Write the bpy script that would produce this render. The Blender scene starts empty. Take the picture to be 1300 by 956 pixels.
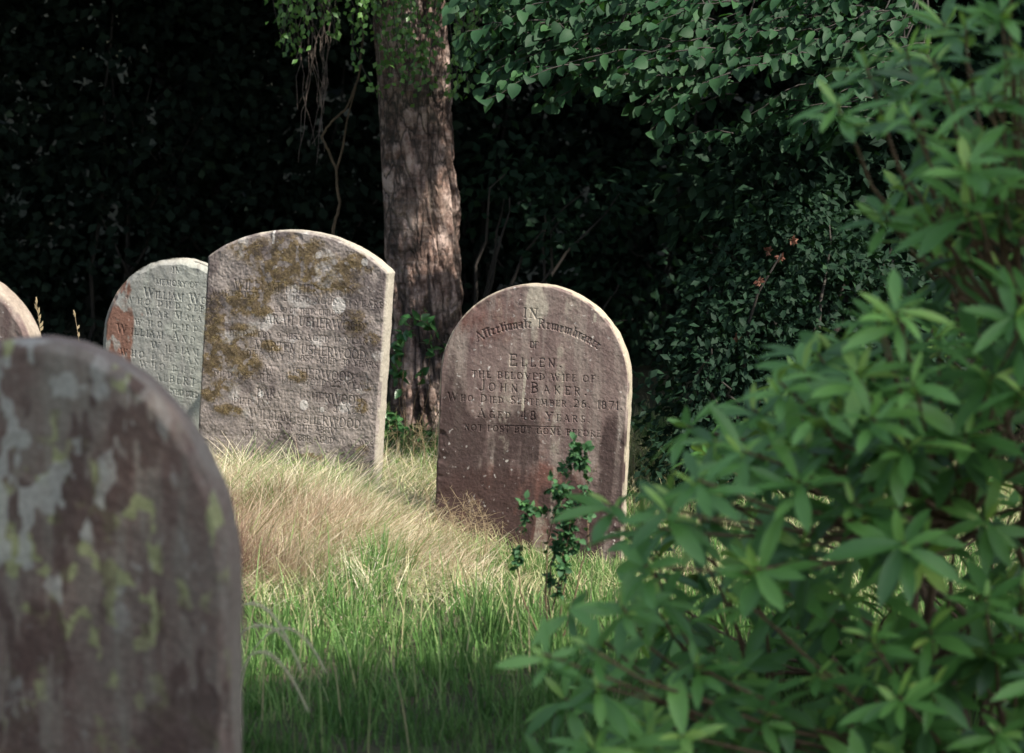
import bpy, math, random
import numpy as np
from math import radians as R, sin, cos, pi, sqrt
rng = np.random.default_rng(11)
random.seed(5)
sc = bpy.context.scene
C = sc.collection
F = 85/36*1300
PITCH = R(6.54)
CAMZ = 1.55

# ------------------------------------------------------------------ camera maths (layout only)
def at(px, py, Y):
    a = (px-650)/F; b = (478-py)/F
    dy = cos(PITCH)+b*sin(PITCH); dz = -sin(PITCH)+b*cos(PITCH)
    return np.array([a*Y/dy, Y, CAMZ+dz*Y/dy])

# ------------------------------------------------------------------ noise
def _h(ix, iy, iz, s):
    n = (ix*374761393 + iy*668265263 + iz*2147483647 + s*1274126177) & 0xffffffff
    n = ((n ^ (n >> 13))*1274126177) & 0xffffffff
    n = (n ^ (n >> 16)) & 0xffffffff
    return n/4294967295.0
def vnoise(x, y, z, s=0):
    x, y, z = np.broadcast_arrays(np.asarray(x, float), np.asarray(y, float), np.asarray(z, float))
    xi = np.floor(x).astype(np.int64); yi = np.floor(y).astype(np.int64); zi = np.floor(z).astype(np.int64)
    fx = x-xi; fy = y-yi; fz = z-zi
    fx = fx*fx*(3-2*fx); fy = fy*fy*(3-2*fy); fz = fz*fz*(3-2*fz)
    r = 0
    for a in (0, 1):
        for b in (0, 1):
            for c in (0, 1):
                w = (fx if a else 1-fx)*(fy if b else 1-fy)*(fz if c else 1-fz)
                r = r+w*_h(xi+a, yi+b, zi+c, s)
    return r
def fbm(x, y, z=0.0, o=4, s=0):
    t = 0; a = .5; f = 1; n = 0
    for k in range(o):
        t = t+a*vnoise(np.asarray(x)*f, np.asarray(y)*f, np.asarray(z)*f, s+k*7); n += a; a *= .5; f *= 2.03
    return t/n
def sstep(a, b, x):
    t = np.clip((x-a)/(b-a), 0, 1); return t*t*(3-2*t)

# ------------------------------------------------------------------ object helpers
def tag(o, label=None, cat=None, group=None, kind=None):
    if label: o['label'] = label
    if cat: o['category'] = cat
    if group: o['group'] = group
    if kind: o['kind'] = kind
    return o
def empty(name, loc=(0, 0, 0)):
    o = bpy.data.objects.new(name, None); C.objects.link(o); o.location = loc; return o
def link(name, me, mat, parent=None):
    o = bpy.data.objects.new(name, me); C.objects.link(o)
    if mat: me.materials.append(mat)
    if parent: 
        o.parent = parent
    return o
def mesh_np(name, verts, quads, attrs=None, smooth=True, tris=None):
    me = bpy.data.meshes.new(name)
    verts = np.asarray(verts, np.float32).reshape(-1, 3)
    quads = np.asarray(quads, np.int32).reshape(-1, 4)
    nt = 0 if tris is None else len(tris)
    me.vertices.add(len(verts)); me.vertices.foreach_set('co', verts.ravel())
    li = quads.ravel()
    starts = np.arange(len(quads))*4
    if nt:
        tris = np.asarray(tris, np.int32).reshape(-1, 3)
        starts = np.concatenate([starts, len(quads)*4+np.arange(nt)*3]); li = np.concatenate([li, tris.ravel()])
    me.loops.add(len(li)); me.loops.foreach_set('vertex_index', li)
    me.polygons.add(len(quads)+nt); me.polygons.foreach_set('loop_start', starts.astype(np.int32))
    if smooth: me.polygons.foreach_set('use_smooth', np.ones(len(quads)+nt, bool))
    me.update(calc_edges=True)
    for k, v in (attrs or {}).items():
        v = np.asarray(v, np.float32)
        if v.ndim == 1:
            a = me.attributes.new(k, 'FLOAT', 'POINT'); a.data.foreach_set('value', v)
        else:
            a = me.attributes.new(k, 'FLOAT_COLOR', 'POINT'); a.data.foreach_set('color', v.ravel())
    return me

def norm(v):
    return v/np.maximum(np.linalg.norm(v, axis=-1, keepdims=True), 1e-9)

def leaves(P, D, N, L, Wd, droop=.15, fold=.25, rows=3, var=None, shape='ovate'):
    """leaf-shaped strips: P base points, D directions, N normals, L lengths, Wd widths"""
    n = len(P); D = norm(D); N = norm(N-D*np.sum(N*D, 1, keepdims=True)); S = np.cross(D, N)
    L = np.broadcast_to(L, (n,))[:, None]; Wd = np.broadcast_to(Wd, (n,))[:, None]
    ts = np.linspace(0, 1, rows+1)
    if shape == 'ovate': ws = np.sin(pi*ts**.75)**.8
    elif shape == 'round': ws = np.sin(pi*ts**.8)**.6
    else: ws = np.sin(pi*ts**1.15)**.75
    ws = np.nan_to_num(ws); ws[0] = .06; ws[-1] = .04
    V = []
    for t, w in zip(ts, ws):
        c = P+D*L*t-N*L*droop*t*t
        V += [c-S*Wd*w*.5+N*Wd*w*fold*.5, c, c+S*Wd*w*.5+N*Wd*w*fold*.5]
    V = np.stack(V, 1)  # n, 3(rows+1), 3
    m = V.shape[1]
    q = []
    for r in range(rows):
        for c in (0, 1):
            a = r*3+c; q.append([a, a+1, a+4, a+3])
    q = np.array(q)[None]+(np.arange(n)*m)[:, None, None]
    if var is None: var = rng.random(n)
    return V.reshape(-1, 3), q.reshape(-1, 4), np.repeat(var, m)

def merge(parts):
    V = []; Q = []; A = []; o = 0
    for v, q, a in parts:
        V.append(v); Q.append(q+o); A.append(a); o += len(v)
    return np.concatenate(V), np.concatenate(Q), np.concatenate(A)

def tube(pts, rad, sides=7, wob=0.0, var=.5):
    pts = np.asarray(pts, float); n = len(pts); rad = np.broadcast_to(rad, (n,))
    T = norm(np.gradient(pts, axis=0)); ref = np.array([.13, .31, .94])
    if abs(T[0] @ ref) > .9: ref = np.array([1, 0, 0.])
    A = norm(np.cross(T, ref)); B = np.cross(T, A)
    an = np.arange(sides)/sides*2*pi
    V = pts[:, None]+(A[:, None]*np.cos(an)[None, :, None]+B[:, None]*np.sin(an)[None, :, None])*rad[:, None, None]
    q = []
    for i in range(n-1):
        for j in range(sides):
            k = (j+1) % sides
            q.append([i*sides+j, i*sides+k, (i+1)*sides+k, (i+1)*sides+j])
    return V.reshape(-1, 3), np.array(q), np.full(n*sides, var)
def curve(a, b, bend=(0, 0, 0), n=7, wob=0.0):
    a = np.asarray(a, float); b = np.asarray(b, float); t = np.linspace(0, 1, n)[:, None]
    p = a*(1-t)+b*t+np.asarray(bend, float)*4*t*(1-t)
    if wob: p[1:-1] += rng.normal(0, wob, (n-2, 3))
    return p
def cat(vq): return merge(vq)

# ------------------------------------------------------------------ sunlight direction
S_AZ = math.atan2(.80, -.60)          # measured from +y towards +x
S_EL = R(50)
SH = np.array([.80, -.60])
def landing(P, z0=0.0):
    t = (P[:, 2]-z0)/math.tan(S_EL)
    return P[:, 0]-SH[0]*t, P[:, 1]-SH[1]*t
def sun_gap(P):
    """True where canopy leaves are cut away so sun reaches the chosen patches"""
    x, y = landing(P)
    wob = (fbm(x*1.3, y*1.3, 0, 3, 5)-.5)*.55
    g = (y > 7.05+wob) & (y < 10.6) & (x > -3.6) & (x < 1.75+wob)
    d = (y >= 10.6) & (y < 12.3) & (x > -2.2) & (x < .9) & (fbm(x*3.0, y*3.0, 0, 2, 9) > .50)
    e = (y > 6.0) & (y <= 7.3) & (x > -1.6) & (x < .9) & (fbm(x*3.4, y*3.4, 3, 2, 19) > .56+.10*sstep(6.9, 6.1, y))
    return g | d | e

# ------------------------------------------------------------------ materials
def newmat(name):
    m = bpy.data.materials.new(name); m.use_nodes = True
    nt = m.node_tree; nt.nodes.clear()
    o = nt.nodes.new('ShaderNodeOutputMaterial'); b = nt.nodes.new('ShaderNodeBsdfPrincipled')
    nt.links.new(b.outputs[0], o.inputs[0]); return m, nt, b, o
def nd(nt, t, **k):
    n = nt.nodes.new(t)
    for a, v in k.items():
        if a in n.inputs.keys(): n.inputs[a].default_value = v
        else: setattr(n, a, v)
    return n
def ramp(nt, fac, stops):
    r = nt.nodes.new('ShaderNodeValToRGB'); e = r.color_ramp.elements
    while len(e) < len(stops): e.new(.5)
    for k, (p, c) in enumerate(stops):
        e[k].position = p; e[k].color = (*c, 1) if len(c) == 3 else c
    nt.links.new(fac, r.inputs[0]); return r.outputs[0]
def mix(nt, fac, a, b, mode='MIX'):
    m = nt.nodes.new('ShaderNodeMix'); m.data_type = 'RGBA'; m.blend_type = mode
    for s, v in ((m.inputs['Factor'], fac), (m.inputs[6], a), (m.inputs[7], b)):
        if hasattr(v, 'is_output'): nt.links.new(v, s)
        elif isinstance(v, (int, float)): s.default_value = v
        else: s.default_value = (*v, 1)
    return m.outputs[2]
def math_(nt, op, a, b=0.0):
    m = nt.nodes.new('ShaderNodeMath'); m.operation = op
    for s, v in zip(m.inputs, (a, b)):
        if hasattr(v, 'is_output'): nt.links.new(v, s)
        else: s.default_value = v
    return m.outputs[0]

def leaf_mat(name, stops, rough=.42, trans=.25, under=None, spec=.5):
    m, nt, b, o = newmat(name)
    at_ = nd(nt, 'ShaderNodeAttribute', attribute_name='var')
    tc = nt.nodes.new('ShaderNodeTexCoord')
    nz = nd(nt, 'ShaderNodeTexNoise', Scale=9.0, Detail=3.0); nt.links.new(tc.outputs['Object'], nz.inputs['Vector'])
    f = math_(nt, 'ADD', math_(nt, 'MULTIPLY', at_.outputs['Fac'], .75), math_(nt, 'MULTIPLY', nz.outputs['Fac'], .25))
    col = ramp(nt, f, stops)
    if under is not None:
        g = nt.nodes.new('ShaderNodeNewGeometry')
        col = mix(nt, math_(nt, 'MULTIPLY', g.outputs['Backfacing'], .75), col, under)
    nt.links.new(col, b.inputs['Base Color'])
    b.inputs['Roughness'].default_value = rough; b.inputs['Specular IOR Level'].default_value = spec
    if trans:
        t = nt.nodes.new('ShaderNodeBsdfTranslucent'); mx = nt.nodes.new('ShaderNodeMixShader'); mx.inputs[0].default_value = trans
        c2 = mix(nt, 1.0, col, (1.0, 1.15, .45), 'MULTIPLY')
        nt.links.new(c2, t.inputs[0]); nt.links.new(b.outputs[0], mx.inputs[1]); nt.links.new(t.outputs[0], mx.inputs[2]); nt.links.new(mx.outputs[0], o.inputs[0])
    return m

def bark_mat(name, c1, c2, c3, sx=6, sz=2):
    m, nt, b, o = newmat(name)
    tc = nt.nodes.new('ShaderNodeTexCoord')
    mp = nd(nt, 'ShaderNodeMapping'); mp.inputs['Scale'].default_value = (sx, sx, sz); nt.links.new(tc.outputs['Object'], mp.inputs[0])
    n1 = nd(nt, 'ShaderNodeTexNoise', Scale=2.0, Detail=8.0, Roughness=.65); nt.links.new(mp.outputs[0], n1.inputs['Vector'])
    n2 = nd(nt, 'ShaderNodeTexNoise', Scale=22.0, Detail=4.0); nt.links.new(mp.outputs[0], n2.inputs['Vector'])
    col = ramp(nt, n1.outputs['Fac'], [(.33, c1), (.5, c2), (.68, c3)])
    col = mix(nt, .45, col, ramp(nt, n2.outputs['Fac'], [(.3, (.45, .45, .45)), (.7, (1.3, 1.3, 1.3))]), 'MULTIPLY')
    nt.links.new(col, b.inputs['Base Color']); b.inputs['Roughness'].default_value = .85
    bp = nd(nt, 'ShaderNodeBump', Strength=.8, Distance=.02); nt.links.new(n1.outputs['Fac'], bp.inputs['Height']); nt.links.new(bp.outputs[0], b.inputs['Normal'])
    return m

def stone_mat(name, base, alt, stain, patch, lichen, rim, streak=.6, speck=(.75, .72, .66), specks=.5, dark=(.05, .045, .045)):
    """weathered stone; attribute masks: m_r = coloured patches, m_g = dark stains, m_b = pale lichen, m_a = rim/sides"""
    m, nt, b, o = newmat(name)
    tc = nt.nodes.new('ShaderNodeTexCoord'); at_ = nd(nt, 'ShaderNodeAttribute', attribute_name='mask')
    am = nd(nt, 'ShaderNodeAttribute', attribute_name='rim')
    sp = nt.nodes.new('ShaderNodeSeparateColor'); nt.links.new(at_.outputs['Color'], sp.inputs[0])
    def noise(scale, vec, detail=5.0, rough=.6):
        mp = nd(nt, 'ShaderNodeMapping'); mp.inputs['Scale'].default_value = vec; nt.links.new(tc.outputs['Object'], mp.inputs[0])
        n = nd(nt, 'ShaderNodeTexNoise', Scale=scale, Detail=detail, Roughness=rough); nt.links.new(mp.outputs[0], n.inputs['Vector']); return n.outputs['Fac']
    nstreak = noise(3.0, (7, 7, .8)); nblot = noise(6.0, (1, 1, 1), 7.0, .65); nfine = noise(90.0, (1, 1, 1), 4.0, .7); nmid = noise(26.0, (1, 1, .7), 5.0, .7)
    col = mix(nt, ramp(nt, nblot, [(.35, (0, 0, 0)), (.65, (1, 1, 1))]), base, alt)
    col = mix(nt, math_(nt, 'MULTIPLY', ramp(nt, nstreak, [(.45, (0, 0, 0)), (.62, (1, 1, 1))]), streak), col, stain)
    def masked(ch, lo, hi, n, soft=.16):
        v = math_(nt, 'ADD', ch, math_(nt, 'MULTIPLY', math_(nt, 'SUBTRACT', n, .5), 1.1))
        return ramp(nt, v, [(.5-soft, (0, 0, 0)), (.5+soft, (1, 1, 1))])
    col = mix(nt, math_(nt, 'MULTIPLY', masked(sp.outputs[0], 0, 1, nmid), .85), col, patch)
    col = mix(nt, math_(nt, 'MULTIPLY', masked(sp.outputs[1], 0, 1, nmid, .22), .85), col, dark)
    col = mix(nt, math_(nt, 'MULTIPLY', masked(sp.outputs[2], 0, 1, nmid), .85), col, lichen)
    nv = noise(55.0, (1, 1, 1), 2.0, .5); nw = noise(7.0, (1, 1, 1), 2.0, .5)
    spk = math_(nt, 'MULTIPLY', ramp(nt, nv, [(.64, (0, 0, 0)), (.70, (1, 1, 1))]), ramp(nt, nw, [(.42, (0, 0, 0)), (.6, (1, 1, 1))]))
    col = mix(nt, math_(nt, 'MULTIPLY', spk, specks), col, speck)
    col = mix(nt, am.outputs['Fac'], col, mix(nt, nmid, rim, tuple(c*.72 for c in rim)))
    col = mix(nt, .55, col, ramp(nt, nfine, [(.25, (.5, .5, .5)), (.75, (1.45, 1.45, 1.45))]), 'MULTIPLY')
    nt.links.new(col, b.inputs['Base Color']); b.inputs['Roughness'].default_value = .9; b.inputs['Specular IOR Level'].default_value = .25
    h = math_(nt, 'ADD', math_(nt, 'MULTIPLY', nfine, .5), math_(nt, 'MULTIPLY', nmid, .8))
    bp = nd(nt, 'ShaderNodeBump', Strength=.55, Distance=.006); nt.links.new(h, bp.inputs['Height']); nt.links.new(bp.outputs[0], b.inputs['Normal'])
    return m

def attr_mat(name, stops, rough=.7, trans=.3, spec=.25):
    m, nt, b, o = newmat(name)
    at_ = nd(nt, 'ShaderNodeAttribute', attribute_name='var')
    col = ramp(nt, at_.outputs['Fac'], stops); nt.links.new(col, b.inputs['Base Color']); b.inputs['Roughness'].default_value = rough
    b.inputs['Specular IOR Level'].default_value = spec
    if trans:
        t = nt.nodes.new('ShaderNodeBsdfTranslucent'); mx = nt.nodes.new('ShaderNodeMixShader'); mx.inputs[0].default_value = trans
        nt.links.new(col, t.inputs[0]); nt.links.new(b.outputs[0], mx.inputs[1]); nt.links.new(t.outputs[0], mx.inputs[2]); nt.links.new(mx.outputs[0], o.inputs[0])
    return m

M = {}
M['rhodo'] = leaf_mat('rhododendron_leaf', [(.05, (.034, .085, .030)), (.40, (.11, .27, .065)), (.70, (.24, .48, .12)), (1.0, (.46, .58, .13))], .34, .32, (.19, .27, .10))
M['twig'] = bark_mat('twig_bark', (.10, .06, .035), (.16, .10, .06), (.22, .15, .09), 8, 8)
M['greentwig'] = bark_mat('green_twig', (.09, .11, .03), (.14, .15, .05), (.2, .16, .07), 8, 8)
M['beech'] = leaf_mat('broad_leaf', [(.1, (.013, .040, .018)), (.6, (.025, .072, .030)), (1.0, (.05, .125, .040))], .6, .25, None, .22)
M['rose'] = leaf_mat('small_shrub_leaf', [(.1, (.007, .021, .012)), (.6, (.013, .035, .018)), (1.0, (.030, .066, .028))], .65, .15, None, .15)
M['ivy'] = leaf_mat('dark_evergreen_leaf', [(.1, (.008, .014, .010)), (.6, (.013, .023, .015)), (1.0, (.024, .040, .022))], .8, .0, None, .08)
M['canopy'] = leaf_mat('canopy_leaf', [(.1, (.025, .055, .02)), (.6, (.04, .09, .03)), (1.0, (.06, .12, .04))], .7, .12, None, .15)
M['birchleaf'] = leaf_mat('birch_leaf', [(.1, (.05, .13, .03)), (.6, (.10, .22, .05)), (1.0, (.18, .32, .08))], .4, .35)
M['sapling'] = leaf_mat('sapling_leaf', [(.1, (.025, .07, .030)), (.6, (.05, .13, .05)), (.9, (.09, .20, .06)), (1.0, (.26, .30, .07))], .6, .12, None, .2)
M['bramble'] = leaf_mat('bramble_leaf', [(.1, (.03, .10, .03)), (.6, (.05, .15, .045)), (1.0, (.12, .24, .07))], .35, .2)
M['darkbark'] = bark_mat('woodland_bark', (.02, .018, .015), (.045, .038, .032), (.08, .07, .058))
M['grass'] = attr_mat('grass_blade', [(0, (.045, .105, .032)), (.35, (.10, .22, .055)), (.62, (.19, .34, .10)), (.8, (.36, .42, .19)), (1.0, (.60, .52, .32))], .55, .35)
M['straw'] = attr_mat('dry_grass_blade', [(0, (.20, .115, .085)), (.3, (.46, .33, .24)), (.62, (.70, .60, .43)), (.88, (.84, .77, .60)), (1.0, (.16, .28, .07))], .6, .3)
M['seed'] = attr_mat('grass_seed', [(0, (.34, .25, .16)), (1, (.62, .52, .33))], .7, .35)
M['plume'] = attr_mat('grass_plume_spikelets', [(0, (.5, .42, .28)), (1, (.85, .80, .62))], .7, .45)
M['moss'] = attr_mat('moss_tuft', [(0, (.045, .034, .020)), (.4, (.14, .10, .045)), (.75, (.29, .22, .09)), (1, (.44, .36, .17))], .9, .15)

# ------------------------------------------------------------------ carved lettering (stroke font)
TH, TN = .185, .085
G = {}
def g(ch, w, *st): G[ch] = (w, st)
def seg(x0, y0, x1, y1, t=TH, s=''): return ('l', x0, y0, x1, y1, t, s)
def arc(cx, cy, rx, ry, a0, a1): return ('a', cx, cy, rx, ry, a0, a1)
g('A', .72, seg(.06, 0, .36, 1, TN, 'b'), seg(.36, 1, .66, 0, TH, 'e'), seg(.18, .33, .54, .33, TN))
g('B', .62, seg(.14, 0, .14, 1, TH, 'be'), arc(.2, .76, .33, .24, 90, -90), arc(.2, .27, .38, .27, 90, -90), seg(.1, 1, .25, 1, TN), seg(.1, 0, .25, 0, TN), seg(.1, .52, .25, .52, TN))
g('C', .68, arc(.40, .5, .32, .5, 50, 310))
g('D', .72, seg(.14, 0, .14, 1, TH, 'be'), arc(.22, .5, .42, .5, 90, -90), seg(.1, 1, .25, 1, TN), seg(.1, 0, .25, 0, TN))
g('E', .60, seg(.14, 0, .14, 1, TH, 'be'), seg(.1, 1, .54, 1, TN), seg(.1, 0, .56, 0, TN), seg(.1, .52, .42, .52, TN), seg(.54, 1, .54, .85, TN), seg(.56, 0, .56, .16, TN))
g('F', .57, seg(.14, 0, .14, 1, TH, 'be'), seg(.1, 1, .54, 1, TN), seg(.1, .5, .42, .5, TN), seg(.54, 1, .54, .85, TN))
g('G', .72, arc(.40, .5, .32, .5, 50, 330), seg(.68, .0, .68, .42, TH), seg(.5, .42, .74, .42, TN))
g('H', .74, seg(.14, 0, .14, 1, TH, 'be'), seg(.6, 0, .6, 1, TH, 'be'), seg(.14, .52, .6, .52, TN))
g('I', .30, seg(.15, 0, .15, 1, TH, 'be'))
g('J', .42, seg(.28, .2, .28, 1, TH, 'e'), arc(.13, .18, .15, .2, 0, -150))
g('K', .70, seg(.14, 0, .14, 1, TH, 'be'), seg(.16, .42, .58, 1, TN, 'e'), seg(.3, .55, .62, 0, TH, 'e'))
g('L', .58, seg(.14, 0, .14, 1, TH, 'be'), seg(.1, 0, .54, 0, TN), seg(.54, 0, .54, .18, TN))
g('M', .88, seg(.12, 0, .14, 1, TN, 'be'), seg(.14, 1, .43, .1, TH), seg(.43, .1, .72, 1, TN), seg(.74, 0, .72, 1, TH, 'be'))
g('N', .74, seg(.13, 0, .13, 1, TN, 'be'), seg(.13, 1, .6, 0, TH), seg(.6, 0, .6, 1, TN, 'e'))
g('O', .74, arc(.37, .5, .31, .5, 0, 360))
g('P', .60, seg(.14, 0, .14, 1, TH, 'be'), arc(.2, .73, .34, .27, 90, -90), seg(.1, 1, .25, 1, TN), seg(.1, .46, .25, .46, TN))
g('R', .68, seg(.14, 0, .14, 1, TH, 'be'), arc(.2, .74, .33, .26, 90, -90), seg(.1, 1, .25, 1, TN), seg(.1, .48, .3, .48, TN), seg(.32, .48, .6, 0, TH, 'e'))
g('S', .56, arc(.29, .75, .2, .25, 40, 270), arc(.27, .25, .22, .25, 90, -140))
g('T', .62, seg(.31, 0, .31, 1, TH, 'b'), seg(.03, 1, .59, 1, TN), seg(.03, 1, .03, .84, TN), seg(.59, 1, .59, .84, TN))
g('U', .70, seg(.14, .3, .14, 1, TH, 'e'), seg(.57, .3, .57, 1, TN, 'e'), arc(.355, .3, .215, .3, 180, 360))
g('V', .70, seg(.06, 1, .35, 0, TH, 'b'), seg(.35, 0, .64, 1, TN, 'e'))
g('W', 1.0, seg(.05, 1, .28, 0, TH, 'b'), seg(.28, 0, .5, 1, TN), seg(.5, 1, .73, 0, TH), seg(.73, 0, .95, 1, TN, 'e'))
g('Y', .68, seg(.05, 1, .34, .48, TH, 'b'), seg(.34, .48, .63, 1, TN, 'e'), seg(.34, 0, .34, .48, TH, 'b'))
g('X', .68, seg(.06, 1, .62, 0, TH, 'be'), seg(.06, 0, .62, 1, TN, 'be'))
g('Z', .6, seg(.06, 1, .54, 1, TN), seg(.54, 1, .06, 0, TH), seg(.06, 0, .56, 0, TN))
g('0', .58, arc(.29, .5, .22, .5, 0, 360))
g('1', .34, seg(.18, 0, .18, 1, TH, 'b'), seg(.05, .82, .18, 1, TN))
g('2', .56, arc(.27, .72, .2, .28, 160, -30), seg(.44, .58, .07, 0, TN), seg(.07, .03, .52, .03, TH*.8))
g('3', .54, arc(.25, .76, .19, .24, 150, -80), arc(.25, .27, .22, .27, 80, -150))
g('4', .60, seg(.4, 0, .4, 1, TH, 'b'), seg(.4, 1, .05, .3, TN), seg(.05, .3, .56, .3, TN))
g('5', .54, seg(.12, 1, .48, 1, TH*.8), seg(.12, 1, .1, .55, TN), arc(.24, .31, .23, .31, 120, -150))
g('6', .56, arc(.29, .3, .21, .3, 0, 360), arc(.5, .4, .42, .6, 180, 105))
g('7', .54, seg(.06, 1, .5, 1, TH*.8), seg(.5, 1, .2, 0, TH))
g('8', .56, arc(.28, .75, .18, .25, 0, 360), arc(.28, .26, .22, .26, 0, 360))
g('9', .56, arc(.27, .7, .21, .3, 0, 360), arc(.06, .6, .42, .6, 0, -75))
g('.', .26, seg(.12, .06, .14, .06, TH))
g(',', .26, seg(.14, .06, .09, -.12, TH*.8))
g('-', .4, seg(.08, .45, .32, .45, TN))
g(' ', .42)
# blackletter-like lower case for the arched line
xh = .64
def v(x, y0=0.05, y1=xh-.05): return [seg(x, y0, x, y1, TH*1.05), seg(x-.07, y0+.06, x+.07, y0-.05, TH*.8), seg(x-.07, y1+.05, x+.07, y1-.06, TH*.8)]
g('a', .46, *v(.32), *v(.12, .05, .3), seg(.1, .34, .32, .34, TN), seg(.08, .6, .32, .62, TN))
g('b', .48, *v(.12, .05, .95), *v(.34), seg(.12, 0, .34, 0, TN), seg(.12, .55, .34, xh, TN))
g('c', .40, *v(.13), seg(.13, xh, .34, .58, TH*.8), seg(.13, 0, .34, .06, TN))
g('e', .42, *v(.13), seg(.13, xh, .32, .56, TH*.8), seg(.32, .56, .14, .3, TN), seg(.13, 0, .34, .06, TN))
g('f', .34, *v(.14, .05, .9), seg(.14, .95, .32, .9, TH*.7), seg(.02, xh, .3, xh, TN))
g('i', .24, *v(.12), seg(.12, .86, .13, .86, TH*.9))
g('m', .70, *v(.12), *v(.35), *v(.58))
g('n', .48, *v(.12), *v(.35), seg(.12, .52, .35, xh, TN))
g('o', .46, *v(.12), *v(.34), seg(.12, xh, .34, xh, TN), seg(.12, 0, .34, 0, TN))
g('r', .36, *v(.12), seg(.16, .5, .32, xh-.04, TH*.9))
g('t', .32, *v(.14, .05, .82), seg(.02, xh, .28, xh, TN))

def glyph_segs(ch, serif=True, heavy=1.0):
    w, st = G[ch]; out = []
    for s in st:
        if s[0] == 'l':
            _, x0, y0, x1, y1, t, e = s
            if not serif: t = .15
            out.append((x0, y0, x1, y1, t*heavy))
            if serif:
                for f, x, y in (('b', x0, y0), ('e', x1, y1)):
                    if f in e and y in (0, 1): out.append((x-.12, y+(.02 if y == 0 else -.02), x+.12, y+(.02 if y == 0 else -.02), .075))
        else:
            _, cx, cy, rx, ry, a0, a1 = s
            n = max(3, int(abs(a1-a0)/24)); an = np.radians(np.linspace(a0, a1, n+1))
            for k in range(n):
                x0, y0, x1, y1 = cx+rx*cos(an[k]), cy+ry*sin(an[k]), cx+rx*cos(an[k+1]), cy+ry*sin(an[k+1])
                tv = abs(y1-y0)/max(1e-6, math.hypot(x1-x0, y1-y0))
                out.append((x0, y0, x1, y1, (TN+(TH-TN)*tv if serif else .15)*heavy))
    return w, out

def line_segs(text, p0, p1, cap, serif=True, smallcaps=False, arch=None, heavy=1.0, track=None):
    """text laid from p0 to p1 (local x,z on the face), filling that length; returns segments in metres"""
    p0 = np.array(p0, float); p1 = np.array(p1, float); L = np.linalg.norm(p1-p0); u = (p1-p0)/L; n = np.array([-u[1], u[0]])
    items = []; x = 0
    words_start = True
    for ch in text:
        sc_ = 1.0
        if smallcaps and ch.isalpha() and not words_start: sc_ = .76
        words_start = ch == ' '
        w, ss = glyph_segs(ch, serif, heavy); items.append((x, sc_, ss)); x += w*sc_
    tot = x; k = L/(tot*cap)   # horizontal stretch incl. letter spacing
    out = []
    for gx, s_, ss in items:
        gx0 = gx*cap*k; inner = min(1.25, max(.8, k*.92))
        for x0, y0, x1, y1, t in ss:
            pts = []
            for X, Yy in ((x0, y0), (x1, y1)):
                lx = gx0+X*cap*s_*inner; ly = Yy*cap*s_
                if arch:
                    th = (lx/L-.5)*arch; rad = L/arch
                    q = p0+u*(L/2+(rad+ly)*sin(th))+n*((rad+ly)*cos(th)-rad*cos(arch/2))
                else: q = p0+u*lx+n*ly
                pts.append(q)
            out.append((*pts[0], *pts[1], t*cap*s_*.5))
    return out

# ------------------------------------------------------------------ gravestones
def rotm(yaw, roll, pitch):
    def mul(l):
        lx, ly, lz = l
        c, s = cos(pitch), sin(pitch); ly, lz = ly*c+lz*s, -ly*s+lz*c
        c, s = cos(roll), sin(roll); lx, lz = lx*c+lz*s, -lx*s+lz*c
        c, s = cos(yaw), sin(yaw); lx, ly = lx*c+ly*s, -lx*s+ly*c
        return (lx, ly, lz)
    return np.array([mul((1, 0, 0)), mul((0, 1, 0)), mul((0, 0, 1))]).T

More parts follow.
